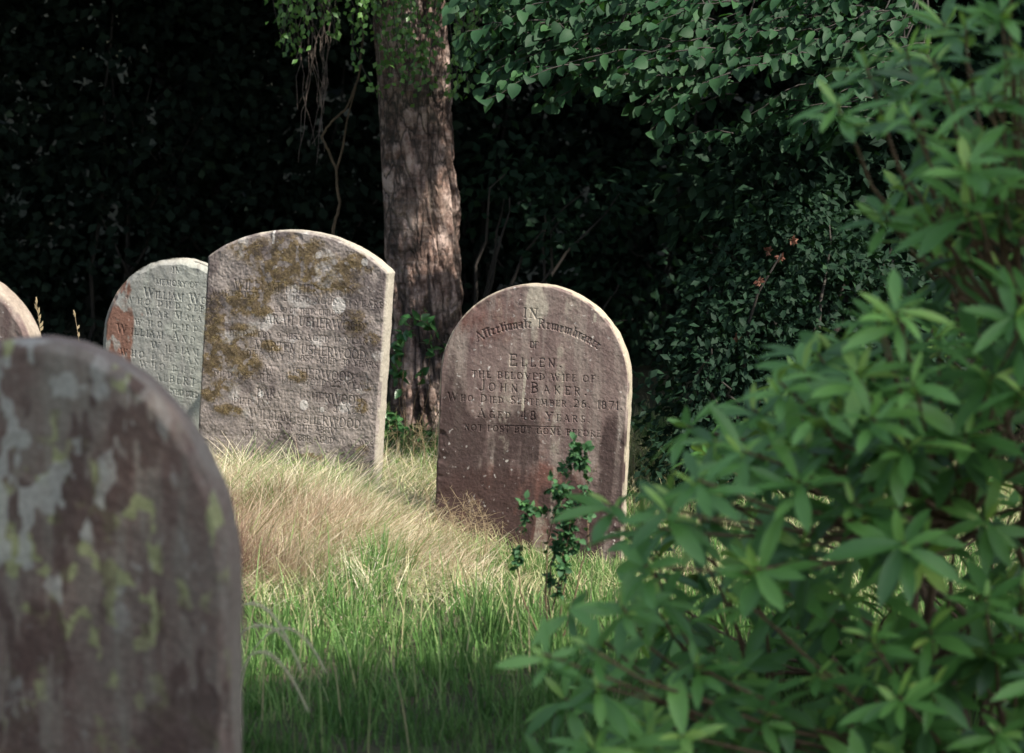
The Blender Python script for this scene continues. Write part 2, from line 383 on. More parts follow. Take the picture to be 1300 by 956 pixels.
def gravestone(label, group, x, Y, ztop, W, H, r, pq, yaw, roll, pitch, T, res, mat, lines=(), masks=None, chamfer=.012, side=.012, seed=1, worn=.3, depth=.0035, rough=.0025, rimcol=.8, edge_thin=.4):
    Rm = rotm(yaw, roll, pitch)
    apex = np.array([x, Y, ztop]); base = apex-Rm @ np.array([0, 0, H])
    root = empty('gravestone', base); tag(root, label, 'gravestone', group)
    from mathutils import Matrix
    root.rotation_euler = Matrix(Rm.tolist()).to_euler()
    p_, q_ = pq
    def top(X): return H-r+r*np.maximum(0, 1-np.abs(2*X/W)**p_)**(1/q_)
    nx = int(W/res); nz = int((H+.12)/res)
    u = np.linspace(-1, 1, nx+1); u = .55*u+.45*np.sin(u*pi/2); u = np.sign(u)*np.minimum(1, np.abs(u))
    X1 = u*W/2; t1 = top(X1); t1[0] = t1[-1] = H-r
    z0 = -.12
    vv = np.linspace(0, 1, nz+1)
    X = np.repeat(X1[:, None], nz+1, 1); Z = z0+(t1[:, None]-z0)*vv[None]
    # distance to outline
    an = np.linspace(-1, 1, 401); oxs = np.sin(an*pi/2)*W/2; ozs = top(oxs); ozs[0] = ozs[-1] = H-r
    O = np.concatenate([[[-W/2, z0-1]], np.stack([oxs, ozs], 1), [[W/2, z0-1]]])
    d = np.full(X.shape, 9.)
    for i in range(len(O)-1):
        a = O[i]; b = O[i+1]; ab = b-a; l2 = ab @ ab
        if l2 < 1e-12: continue
        cx0, cx1 = min(a[0], b[0])-.06, max(a[0], b[0])+.06
        cols = np.where((X1 >= cx0) & (X1 <= cx1))[0]
        if len(cols) == 0: continue
        sl = slice(cols[0], cols[-1]+1)
        px_ = X[sl]-a[0]; pz_ = Z[sl]-a[1]
        t = np.clip((px_*ab[0]+pz_*ab[1])/l2, 0, 1)
        d[sl] = np.minimum(d[sl], np.hypot(px_-t*ab[0], pz_-t*ab[1]))
    # relief
    er = fbm(X*28+seed, Z*28, seed, 4, seed)
    er2 = fbm(X*140, Z*140, seed, 3, seed+3)
    y = (er-.5)*rough*2+(er2-.5)*rough*.8
    let = np.zeros_like(X)
    if lines:
        Zs = Z  # rows are not uniform, use masks by bounding boxes
        for (x0, zz0, x1, zz1, hw) in lines:
            m0 = min(x0, x1)-hw*1.4; m1 = max(x0, x1)+hw*1.4
            i0, i1 = np.searchsorted(X1, m0), np.searchsorted(X1, m1)
            if i1 <= i0: i1 = min(i0+1, nx+1)
            zc0 = min(zz0, zz1)-hw*1.4; zc1 = max(zz0, zz1)+hw*1.4
            tt = t1[i0:i1]
            if len(tt) == 0: continue
            j0 = max(0, int(((zc0-z0)/(tt.max()-z0))*nz)-1); j1 = min(nz+1, int(((zc1-z0)/(max(.05, tt.min()-z0)))*nz)+2)
            if j1 <= j0: continue
            xx = X[i0:i1, j0:j1]; zz = Z[i0:i1, j0:j1]
            dx, dz = x1-x0, zz1-zz0; l2 = max(1e-12, dx*dx+dz*dz)
            t = np.clip(((xx-x0)*dx+(zz-zz0)*dz)/l2, 0, 1)
            dd = np.hypot(xx-x0-t*dx, zz-zz0-t*dz)
            let[i0:i1, j0:j1] = np.maximum(let[i0:i1, j0:j1], np.clip((hw*1.15-dd)/(hw*.75), 0, 1))
        wn = sstep(worn-.12, worn+.12, fbm(X*9, Z*9, seed*3.1, 3, seed+11)+.08)
        let = let*(.25+.75*wn)
        y = y+let*depth
    cz = fbm(X*35, Z*35, 3, 3, seed+5)
    ch = chamfer*(.75+.5*cz)
    y = y+np.maximum(0, ch-d)*.9
    chip = np.clip(fbm(X*16, Z*16, 8, 3, seed+8)-.62, 0, 1)*np.clip(1-d/.05, 0, 1)
    y = y+chip*.035
    V = np.stack([X, y, Z], -1)
    # masks
    mk = np.zeros(X.shape+(4,)); mk[..., 3] = 1
    if masks is not None:
        a, b_, c_ = masks(X, Z, H, W, d); mk[..., 0] = a; mk[..., 1] = b_; mk[..., 2] = c_
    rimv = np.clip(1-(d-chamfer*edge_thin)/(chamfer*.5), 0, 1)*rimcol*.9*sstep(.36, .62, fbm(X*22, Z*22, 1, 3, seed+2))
    idx = np.arange((nx+1)*(nz+1)).reshape(nx+1, nz+1)
    q = np.stack([idx[:-1, :-1], idx[1:, :-1], idx[1:, 1:], idx[:-1, 1:]], -1).reshape(-1, 4)
    Vf = V.reshape(-1, 3); Mf = mk.reshape(-1, 4); Rf = rimv.reshape(-1)
    # rim path: left side up, top, right side down
    path = np.concatenate([idx[0, :], idx[1:-1, -1], idx[-1, ::-1]])
    PV = Vf[path]; n0 = len(Vf)
    # outward normals of path in xz
    tg = np.gradient(PV[:, [0, 2]], axis=0); tg = norm(tg); out = np.stack([-tg[:, 1], tg[:, 0]], -1)
    ys = [.25*T, .5*T, .75*T, T-.006, T]
    rings = []
    for k, yy in enumerate(ys):
        bump = (fbm(PV[:, 0]*30, yy*30, PV[:, 2]*30, 3, seed+20)-.5)*.006-(0.006 if k == len(ys)-1 else 0)
        bump += (1-k/4)*0 
        rings.append(np.stack([PV[:, 0]+out[:, 0]*bump, np.full(len(PV), yy), PV[:, 2]+out[:, 1]*bump], -1))
    # back face: simple grid from last ring columns
    allV = [Vf]; allM = [Mf]; allR = [Rf]; qs = [q]; prev = path; cnt = n0
    for rg in rings:
        ids = np.arange(len(rg))+cnt; cnt += len(rg)
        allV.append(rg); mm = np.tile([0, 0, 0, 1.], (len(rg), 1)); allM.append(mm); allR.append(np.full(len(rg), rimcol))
        qs.append(np.stack([prev[:-1], prev[1:], ids[1:], ids[:-1]], -1)); prev = ids
    # back: left column nz+1, top nx-1, right nz+1
    L_ = prev[:nz+1]; Rr = prev[::-1][:nz+1]; Tm = prev[nz+1:nz+1+nx-1]
    qs.append(np.stack([L_[1:], L_[:-1], Rr[:-1], Rr[1:]], -1))
    tri_poly = [int(i) for i in prev[nz:nz+nx+1]]
    Q = np.concatenate(qs)
    Va = np.concatenate(allV); Ma = np.concatenate(allM); Ra = np.concatenate(allR)
    # split carved faces off as the inscription
    lf = let.reshape(-1); carved = np.zeros(len(Q), bool)
    if lines:
        nq = len(q); carved[:nq] = lf[q].max(1) > .12
    def sub(Qs, name, extra=None):
        used = np.unique(Qs if extra is None else np.concatenate([Qs.ravel(), extra])); remap = np.full(len(Va), -1); remap[used] = np.arange(len(used))
        me = mesh_np(name, Va[used], remap[Qs], {'mask': Ma[used], 'rim': Ra[used]})
        return me, remap
    me, remap = sub(Q[~carved], 'slab')
    import bmesh
    bm = bmesh.new(); bm.from_mesh(me); bm.verts.ensure_lookup_table()
    try: 
        f_ = bm.faces.new([bm.verts[remap[i]] for i in tri_poly][::-1]); f_.smooth = False
    except Exception as e: print('cap', e)
    bm.to_mesh(me); bm.free()
    link('slab', me, mat, root)
    if carved.any():
        me2, _ = sub(Q[carved], 'inscription'); link('inscription', me2, mat, root)
    return root, Rm, base, (X, Z, V, mk)

def inv_face(apex, Rm, H):
    """pixel -> local x,z on a stone's face plane"""
    cam = np.array([0, 0, CAMZ])
    n = Rm[:, 1]
    base = apex-Rm @ np.array([0, 0, H])
    def f(px, py):
        d = at(px, py, 1.0)-cam; t = ((apex-cam) @ n)/(d @ n); p = cam+d*t
        l = Rm.T @ (p-base); return (l[0], l[2])
    return f

def text_block(f, rows):
    segs = []
    for rw in rows:
        txt, x0, y0, x1, y1, cap = rw[:6]; kw = rw[6] if len(rw) > 6 else {}
        a = f(x0, y0); b = f(x1, y1); c = f(x0, y0-cap); cp = math.hypot(c[0]-a[0], c[1]-a[1])
        segs += line_segs(txt, a, b, cp, **kw)
    return segs

def blob(X, Z, cx, cz, rx, rz, a=1.0):
    return a*np.clip(1.25-((X-cx)/rx)**2-((Z-cz)/rz)**2, 0, 1)

stones = {}
# --- the stone with the clear name, right of the tree
def masks_E(X, Z, H, W, d):
    xn = X/W; c = H-Z
    rust = blob(X, Z, .03, H-.55, .035, .22, .22)+blob(X, Z, -.1, H-.82, .35, .22, .75)+blob(X, Z, .12, H-.74, .10, .16, .6)+blob(X, Z, -.16, H-.12, .16, .12, .35)
    rust = rust+.35*fbm(X*16, Z*2.2, 1, 3, 71)-.05
    nb = fbm(X*9, Z*3.5, 4, 4, 88)*1.5-.35
    dark = nb*1.3*blob(X, Z, -.215, H-.42, .085, .36, 1)+blob(X, Z, -.29, H-.6, .07, .4, .5)+blob(X, Z, -.02, H-.95, .5, .30, .35)+.55*sstep(.47, .64, fbm(X*11, Z*5, 6, 4, 90))*sstep(.15, .5, c)+.45*sstep(.5, .7, fbm(X*20, Z*1.6, 2, 3, 60))*sstep(.2, .6, c)
    pale = blob(X, Z, .0, H-.07, .05, .07, .75)+.55*sstep(.5, .72, fbm(X*22, Z*2.4, 7, 3, 33))*np.clip(1-np.abs(xn-.05)*1.8, 0, 1)
    pale = pale+.9*((np.abs(X-(-.030+.03*(Z-(H-.3)))) < .0042) & (c > .255) & (c < .43))*1.8+1.4*((np.abs(X-.20) < .004) & (c > .085) & (c < .115))
    return rust, dark, pale
M['stone_E'] = stone_mat('weathered_red_sandstone', (.20, .148, .132), (.125, .085, .080), (.27, .225, .195), (.125, .055, .043), (.36, .32, .26), (.52, .46, .34), .75, (.60, .56, .52), .75, (.050, .032, .030))
ya, ro, pi_ = R(12.67), R(2.39), R(.74)
Rm = rotm(ya, ro, pi_); ap = np.array([.087, 8.1, .932]); HE = .92
f = inv_face(ap, Rm, HE)
rowsE = [('IN', 664, 403, 690, 404.5, 12),
 ('Affectionate Remembrance', 602, 434, 764, 445, 11.5, dict(arch=1.15)),
 ('OF', 672, 442, 683, 442.6, 8.5),
 ('ELLEN.', 645.7, 464, 716, 467, 14, dict(serif=False, smallcaps=True)),
 ('THE BELOVED WIFE OF', 598.6, 479, 757.7, 485.5, 8.3),
 ('JOHN BAKER.', 609, 495.6, 748, 502.5, 13, dict(serif=False, smallcaps=True)),
 ('WHO DIED SEPTEMBER 26. 1871.', 568.5, 508, 791, 520.5, 9.5, dict(smallcaps=True)),
 ('AGED 48 YEARS.', 606, 529.5, 751, 537, 10.5, dict(smallcaps=True)),
 ('NOT LOST BUT GONE BEFORE', 589, 546, 764, 555, 7.5)]
lE = text_block(f, rowsE)
a, b = f(640, 540), f(711, 542.5); lE.append((a[0], a[1], b[0], b[1], .0016))
stones['E'] = gravestone('round-topped reddish brown headstone carved ELLEN and JOHN BAKER standing right of the tree', 'round-topped headstones', .087, 8.1, .932, .652, HE, .326, (2, 2), ya, ro, pi_, .075, .0018, M['stone_E'], lE, masks_E, chamfer=.007, seed=3, worn=.31, depth=.0038, rough=.0016)

# --- the mossy stone
moss_spots = [(330, 318, 40, 20), (372, 325, 46, 34), (420, 345, 40, 26), (352, 350, 32, 22), (455, 335, 20, 14), (322, 372, 24, 18), (300, 385, 34, 18), (275, 400, 18, 16),
 (290, 440, 30, 24), (312, 462, 24, 22), (268, 460, 14, 20), (285, 490, 18, 12), (450, 410, 20, 18), (472, 430, 12, 10), (400, 362, 30, 14), (378, 478, 14, 9), (458, 515, 11, 11), (268, 500, 16, 10),
 (290, 520, 22, 8), (460, 572, 9, 8), (330, 395, 18, 9), (345, 440, 16, 8), (440, 362, 22, 12), (462, 492, 10, 6), (310, 420, 20, 10), (270, 425, 14, 14), (400, 580, 18, 5)]
ya, ro, pi_ = R(18.56), R(3.49), R(2.03)
RmD = rotm(ya, ro, pi_); apD = np.array([-.768, 8.7, 1.082]); HD = .95
fD = inv_face(apD, RmD, HD)
msl = []
for px, py, rx, ry in moss_spots:
    a = fD(px, py); b = fD(px+rx, py); c = fD(px, py+ry); msl.append((a[0], a[1], abs(b[0]-a[0]), abs(c[1]-a[1])))
def moss_amount(X, Z):
    m = np.zeros_like(X)
    for cx, cz, rx, rz in msl: m = np.maximum(m, np.clip(1.15-((X-cx)/rx)**2*.75-((Z-cz)/rz)**2*.75, 0, 1))
    return m*sstep(.40, .56, fbm(X*46, Z*46, 3, 4, 44)+.085)
wl = [fD(*p) for p in ((430, 388), (342, 404), (463, 333), (331, 500), (386, 514), (404, 324), (409, 520))]
def masks_D(X, Z, H, W, d):
    m = moss_amount(X, Z)*.8+.2*sstep(.5, .7, fbm(X*22, Z*22, 1, 3, 12))
    dark = .62*sstep(.45, .68, fbm(X*8, Z*8, 2, 4, 61))+.45*np.clip(1-d/.05, 0, 1)*sstep(.3, .6, fbm(X*12, Z*12, 5, 2, 4))
    pale = .5*sstep(.55, .75, fbm(X*9, Z*15, 3, 4, 15))
    for k, (cx, cz) in enumerate(wl):
        rr = [.028, .017, .014, .012, .018, .011, .010][k]; pale = pale+blob(X, Z, cx, cz, rr, rr*1.1, 1.3)
    a = fD(348, 292); pale = pale+1.3*((np.abs(X-a[0]) < .005) & (Z > a[1]-.05))
    return m, dark, pale
M['stone_D'] = stone_mat('weathered_grey_brown_sandstone', (.31, .265, .24), (.20, .172, .16), (.38, .33, .295), (.16, .115, .06), (.52, .49, .46), (.46, .42, .34), .35, (.6, .57, .54), .55, (.105, .085, .083))
B12, S8 = 11.5, 7.6
rowsD = [('WILLIAM USHERWOOD', 297, 366, 449, 378.5, B12), ('WHO DIED DEC 2 1850 AGED 41 YEARS', 269, 375, 488, 392, S8), ('ALSO OF THEIR CHILDREN', 345, 396, 441, 402, S8*.9),
 ('SARAH USHERWOOD', 329, 409, 463, 421, B12), ('DIED FEBY 9 1853 AGED 17 YEARS', 290, 426, 474, 438, S8), ('MARTEN USHERWOOD.', 322, 443, 468, 457.5, B12),
 ('DIED MAY 15 1857 AGED 30 YEARS', 312, 452, 480, 468, S8), ('ANN USHERWOOD.', 332, 475, 452, 485, B12), ('DIED OCT 11TH 1868 AGED 22 YEARS', 270, 478, 476, 496, S8),
 ('BARNES USHERWOOD', 325, 504, 460, 515, B12), ('DIED JAN 3 1870. AGED 37 YEARS', 296, 512, 474, 527, S8), ('WILLIAM USHERWOOD.', 316, 530, 461, 545, B12), ('HUSBAND OF THE ABOVE', 315, 541, 430, 552, S8), ('DIED NOV 28 1880 AGED 70 YEARS', 310, 553, 474, 568.5, S8)]
lD = text_block(fD, rowsD)
stones['D'] = gravestone('flat-arched headstone with brown moss and the name USHERWOOD, leaning in dry grass', 'carved headstones in the sun', -.768, 8.7, 1.082, .708, HD, .125, (2.0, 1.15), ya, ro, pi_, .075, .0019, M['stone_D'], lD, masks_D, chamfer=.009, seed=9, worn=.51, depth=.0029, rough=.0036)
# moss tufts, real clumps standing on the face
rootD, RmD_, baseD, (Xd, Zd, Vd, mkd) = stones['D']
n = 150000
xs = rng.uniform(-.35, .35, n); zs = rng.uniform(.1, HD, n)
tp = HD-.125+.125*np.maximum(0, 1-np.abs(2*xs/.708)**2.0)**(1/1.15)
keep = (rng.random(n) < moss_amount(xs, zs)*.9) & (zs < tp-.02)
xs, zs = xs[keep], zs[keep]; k = len(xs)
cl = sstep(.28, .72, fbm(xs*75, zs*75, 2, 3, 91))
Pm = np.stack([xs, .001-.010*cl*rng.random(k), zs], 1); Dm = np.stack([rng.normal(0, .5, k), -np.ones(k), rng.normal(.25, .5, k)], 1); Nm = rng.normal(0, 1, (k, 3))
v_, q_, a_ = leaves(Pm, Dm, Nm, .006+.010*cl*rng.random(k), .0042, .1, .3, 1, np.clip(cl*.75+rng.normal(.05, .24, k), 0, 1))
link('moss', mesh_np('moss', v_, q_, {'var': a_}), M['moss'], rootD)

# --- the pale stone behind
def masks_C(X, Z, H, W, d):
    rust = (blob(X, Z, -.25, H-.31, .065, .26, 1.2)+blob(X, Z, -.15, H-.2, .02, .05, .8))*(.35+.85*sstep(.34, .6, fbm(X*30, Z*12, 3, 3, 72)))
    dark = .45*sstep(.48, .66, fbm(X*16, Z*2.5, 2, 4, 51))*np.clip(1-(H-Z)/.35, 0, 1)+.3*sstep(.55, .7, fbm(X*12, Z*4, 2, 4, 59))
    pale = .7*sstep(.45, .65, fbm(X*18, Z*3, 3, 4, 25))+blob(X, Z, -.04, H-.28, .02, .03, .8)
    return rust, dark, pale
M['stone_C'] = stone_mat('pale_grey_green_stone', (.31, .305, .28), (.25, .255, .235), (.37, .365, .34), (.20, .085, .055), (.36, .37, .33), (.50, .47, .40), .5, (.5, .5, .46), .3, (.12, .125, .11))
ya, ro, pi_ = R(18.07), R(3.68), R(.25); RmC = rotm(ya, ro, pi_); HC = .86
fC = inv_face(np.array([-1.306, 9.5, .926]), RmC, HC)
rowsC = [('IN', 218, 346, 232, 348, 7), ('MEMORY OF', 197, 361, 252, 366, 7), ('WILLIAM WO', 182, 376, 263, 386.5, 11, dict(smallcaps=True)), ('WHO DIED SEP', 160, 384, 262, 397, 7.5), ('WAR MALA', 184, 400, 258, 409, 9, dict(smallcaps=True)), ('WHO DIED', 171, 412, 257, 422, 7),
 ('WILLIAM AND', 148, 422, 250, 436.5, 10.5, dict(smallcaps=True)), ('WILLIAM', 191, 443.5, 256, 452.5, 10, dict(smallcaps=True)), ('WHO DIED JAN', 152, 450.5, 256, 464.5, 8), ('WHO DIED', 177, 466, 252, 476, 8), ('ALBERT', 196, 482.5, 250, 490.5, 9), ('WHO DIED', 215, 500, 252, 506, 7)]
lC = text_block(fC, rowsC)
stones['C'] = gravestone('pale grey-green round-topped headstone carved WILLIAM, half hidden behind the mossy one', 'round-topped headstones', -1.306, 9.5, .926, .659, HC, .345, (2, 2), ya, ro, pi_, .075, .0022, M['stone_C'], lC, masks_C, chamfer=.022, seed=21, worn=.44, depth=.0042, rough=.002, rimcol=.55)

# --- the large near stone, in shade
def masks_A(X, Z, H, W, d):
    up = sstep(.80, .30, H-Z)
    wx = X+.02*fbm(X*20, Z*20, 0, 2, 3); wz = Z+.03*fbm(X*18, Z*18, 6, 2, 4)
    green = .8*sstep(.50, .59, fbm(wx*38, wz*27, 3, 3, 5))*sstep(.38, .54, fbm(X*11, Z*8, 9, 2, 6))*(.45+.55*up)
    dark = .75*sstep(.47, .59, fbm(wx*34, wz*9, 2, 4, 62))*(.35+.65*sstep(.35, .6, fbm(X*6, Z*5, 2, 2, 69)))+.35*sstep(.5, .62, fbm(X*16, Z*12, 2, 4, 63))*(1-up)+nband(X, .27, .09)*.55*(1-up)
    pale = .8*sstep(.49, .59, fbm(wx*36, wz*20, 7, 3, 77))*sstep(.38, .52, fbm(X*9, Z*6, 4, 2, 8))*(.35+.65*up)*np.clip(1.5-(X+.35)/.6, .45, 1)
    return green, dark, pale
def nband(X, c, w): return np.clip(1-np.abs(X-c)/w, 0, 1)
M['stone_A'] = stone_mat('weathered_brown_stone', (.18, .15, .125), (.135, .086, .072), (.22, .205, .17), (.29, .31, .15), (.36, .36, .32), (.27, .235, .205), .7, (.4, .4, .36), .3, (.085, .056, .048))
stones['A'] = gravestone('large round-topped headstone in the near left corner, shaded face with grey-green lichen', 'round-topped headstones', -.82, 4.1, 1.143, .715, 1.16, .41, (2, 2), R(14), R(1), 0, .08, .005, M['stone_A'], (), masks_A, chamfer=.016, seed=31, rough=.003, rimcol=.4, edge_thin=.5)

# --- the stone cut by the left edge
def masks_B(X, Z, H, W, d):
    return .3*sstep(.5, .7, fbm(X*9, Z*4, 1, 3, 5)), .5*sstep(.45, .65, fbm(X*10, Z*3, 2, 3, 65)), .3*sstep(.5, .7, fbm(X*9, Z*5, 4, 3, 66))
stones['B'] = gravestone('brown round-topped headstone with pale sunlit edge, cut off by the left border', 'round-topped headstones', -1.748, 7.3, 1.05, .684, 1.03, .30, (2, 2), R(20), R(1), 0, .085, .005, M['stone_E'], (), masks_B, chamfer=.012, seed=41, rough=.002, rimcol=.35)

# ------------------------------------------------------------------ ground
def gz(x, y):
    x = np.asarray(x, float); y = np.asarray(y, float)
    z = .15*np.exp(-((x+1.15)/.62)**2-((y-8.2)/1.0)**2)+.07*np.exp(-((x+.5)/.45)**2-((y-8.4)/.8)**2)
    z = z+.06*sstep(8.2, 11, y)*np.exp(-(x/4)**2)
    z = z+.35*sstep(11.5, 16, y)+7.0*sstep(15.5, 25, y)
    z = z-.05*np.exp(-((x-.25)/.6)**2-((y-7.8)/.6)**2)
    far = np.clip(1-np.hypot(x, y-8)/30, 0, 1)
    return z+(fbm(x*1.1, y*1.1, 0, 3, 2)-.5)*.09*far
xs_ = np.concatenate([[-400, -120, -40, -15], np.linspace(-6, 6, 121), [15, 40, 120, 400]]); ys_ = np.concatenate([[-400, -100, -30, -10, -3], np.linspace(0, 16, 161), [25, 50, 130, 400]])
GX, GY = np.meshgrid(xs_, ys_, indexing='ij'); GZ = gz(GX, GY)
ids = np.arange(GX.size).reshape(GX.shape)
qg = np.stack([ids[:-1, :-1], ids[1:, :-1], ids[1:, 1:], ids[:-1, 1:]], -1).reshape(-1, 4)
m, nt, b, o = newmat('churchyard_soil')
tc = nt.nodes.new('ShaderNodeTexCoord'); n1 = nd(nt, 'ShaderNodeTexNoise', Scale=3.0, Detail=8.0); nt.links.new(tc.outputs['Object'], n1.inputs['Vector'])
n2 = nd(nt, 'ShaderNodeTexNoise', Scale=60.0, Detail=5.0); nt.links.new(tc.outputs['Object'], n2.inputs['Vector'])
c1 = ramp(nt, n1.outputs['Fac'], [(.35, (.035, .045, .018)), (.6, (.07, .065, .032)), (.75, (.05, .07, .022))])
nt.links.new(mix(nt, .5, c1, ramp(nt, n2.outputs['Fac'], [(.3, (.4, .4, .4)), (.7, (1.4, 1.4, 1.4))]), 'MULTIPLY'), b.inputs['Base Color']); b.inputs['Roughness'].default_value = .95
bp = nd(nt, 'ShaderNodeBump', Strength=.8, Distance=.03); nt.links.new(n2.outputs['Fac'], bp.inputs['Height']); nt.links.new(bp.outputs[0], b.inputs['Normal'])
gr = link('ground', mesh_np('ground', np.stack([GX, GY, GZ], -1).reshape(-1, 3), qg), m); tag(gr, 'rough grassy churchyard ground rising slightly to the left', kind='structure')

# ------------------------------------------------------------------ grass
def blades(x, y, h, w, lean, ldir, var, curl=.5, rows=4, zoff=0.0, a0=.25):
    """ribbons rising from the ground and bending over towards ldir"""
    n = len(x); z = gz(x, y)+zoff; P = np.stack([x, y, z], 1)
    ca, sa = np.cos(ldir), np.sin(ldir); H = np.stack([ca, sa, np.zeros(n)], 1)
    wdir = ldir+pi/2+rng.normal(0, .7, n); S = np.stack([np.cos(wdir), np.sin(wdir), np.zeros(n)], 1)
    V = []
    ang = np.zeros(n)+lean*a0; cur = P.copy(); seg_ = (h/rows)[:, None]
    for r in range(rows+1):
        t = r/rows; ww = (w*(1-t**1.6)*.5+.0002)[:, None]
        V += [cur-S*ww, cur+S*ww]
        ang = lean*(a0+(1-a0)*((r+.5)/rows)**(1/np.maximum(curl, .2)))
        cur = cur+seg_*(H*np.sin(ang)[:, None]+np.array([0, 0, 1.])*np.cos(ang)[:, None])
    V = np.stack(V, 1); mm = V.shape[1]
    q = np.array([[2*r, 2*r+1, 2*r+3, 2*r+2] for r in range(rows)])[None]+(np.arange(n)*mm)[:, None, None]
    # keep the tips above the soil
    V[..., 2] = np.maximum(V[..., 2], gz(V[..., 0], V[..., 1])+.004)
    return V.reshape(-1, 3), q.reshape(-1, 4), np.repeat(var, mm)

def field(n, x0, x1, y0, y1, dens):
    x = rng.uniform(x0, x1, n); y = rng.uniform(y0, y1, n); k = rng.random(n) < dens(x, y); return x[k], y[k]
def dry_amt(x, y):
    """how much the sward is dry straw here: the mound at the foot of the mossy stone"""
    a = np.exp(-((x+1.0)/.62)**2-((y-8.0)/.62)**2)*1.3
    # tongue running right and forward
    t = np.clip((x+1.0)/1.1, 0, 1); yc = 8.2-.62*t; a = np.maximum(a, np.exp(-((y-yc)/(.36-.16*t))**2)*(x > -1.3)*sstep(-.02, -.32, x)*1.25)
    a = np.maximum(a, .55*np.exp(-((x+.3)/.3)**2-((y-9.2)/1.0)**2))
    return np.clip(a, 0, 1)
gp = []
def tufts(n_t, x0, x1, y0, y1, dens, nb, spread):
    cx, cy = field(n_t, x0, x1, y0, y1, dens); m_ = len(cx); k = np.repeat(np.arange(m_), rng.integers(nb[0], nb[1], m_)); n_ = len(k)
    sp_r = spread*rng.uniform(.5, 1.5, m_)[k]; ox = rng.normal(0, 1, n_)*sp_r; oy = rng.normal(0, 1, n_)*sp_r
    return cx, cy, k, cx[k]+ox, cy[k]+oy, np.arctan2(oy, ox), n_
cx, cy, k, x, y, out_, n = tufts(5200, -2.6, 3.2, 4.9, 11.4, lambda x, y: (np.abs(x) < .24*y+.35)*(1-.85*dry_amt(x, y)), (14, 40), .042)
m_ = len(cx); cl = fbm(cx*2.2, cy*2.2, 0, 3, 19); straw = fbm(cx*1.6+4, cy*2.4, 0, 3, 29)
ht = (.022+.07*cl+.075*rng.random(m_)**2.2)*(1+.15*sstep(7.6, 6.4, cy)); ht = np.where(cy > 9, ht*.9, ht)*(1-.45*np.exp(-((cx-.15)/.6)**2-((cy-7.75)/.45)**2))
vt = .16+.42*cl+rng.normal(0, .13, m_); dirt = rng.uniform(0, 6.28, m_); wt = rng.uniform(.0022, .0058, m_)
h = ht[k]*rng.uniform(.45, 1.15, n)
var = np.clip(vt[k]+rng.normal(0, .10, n)+np.where(rng.random(n) < (.10+.55*sstep(.45, .65, straw[k]))*sstep(6.7, 7.4, y), .42, 0), 0, 1)
gp.append(blades(x, y, h, wt[k]*rng.uniform(.6, 1.2, n), rng.uniform(.15, 1.7, n), np.where(rng.random(n) < .6, out_, dirt[k])+rng.normal(0, .5, n), var))
# taller lush tufts in front of the stones
for k in range(70):
    cx = rng.uniform(-.75, 1.7); cy = rng.uniform(6.0, 8.0)
    if dry_amt(cx, cy) > .35 or (abs(cx-.1) < .45 and cy > 7.2): continue
    n = rng.integers(30, 70); x = cx+rng.normal(0, .045, n); y = cy+rng.normal(0, .045, n); d = np.arctan2(y-cy, x-cx)+rng.normal(0, .5, n)
    gp.append(blades(x, y, rng.uniform(.09, .21, n), np.full(n, .0045), rng.uniform(.2, 1.2, n), d, np.clip(rng.normal(.42, .15, n), 0, .85), rows=5))
# dead pale blades lying through the green
x, y = field(46000, -1.4, 2.4, 6.6, 10.2, lambda x, y: (.10+.7*sstep(.45, .62, fbm(x*2.2+7, y*2.6, 0, 3, 39)))*sstep(6.7, 7.5, y)); n = len(x)
gp.append(blades(x, y, rng.uniform(.05, .2, n)*(1-.6*np.exp(-((x-.15)/.6)**2-((y-7.75)/.45)**2)), .0022+.002*rng.random(n), rng.uniform(.9, 2.1, n), rng.uniform(0, 6.3, n), np.clip(rng.normal(.86, .12, n), .6, 1), curl=.8, zoff=.03))
# around the feet of the right stone
n = 2600; x = rng.uniform(-.3, .5, n); y = 7.98-.22*(x-.08)-rng.random(n)*.22
gp.append(blades(x, y, rng.uniform(.03, .10, n), np.full(n, .004), rng.uniform(.1, .9, n), rng.uniform(0, 6.3, n), np.clip(rng.normal(.55, .2, n), 0, 1), rows=5))
n = 420; x, y = field(900, -1.2, 1.6, 5.3, 8.0, lambda x, y: .5*(1-dry_amt(x, y))); n = len(x)
gp.append(blades(x, y, rng.uniform(.16, .30, n)*(1-.5*np.exp(-((x-.15)/.6)**2-((y-7.75)/.5)**2)), .0026+.003*rng.random(n), rng.uniform(.2, 1.1, n), rng.uniform(0, 6.3, n), np.clip(rng.normal(.72, .18, n), 0, 1), rows=6))
v_, q_, a_ = merge(gp)
go = link('grass', mesh_np('grass', v_, q_, {'var': a_}), M['grass']); tag(go, 'lush green grass in front of and between the headstones', 'grass', kind='stuff')
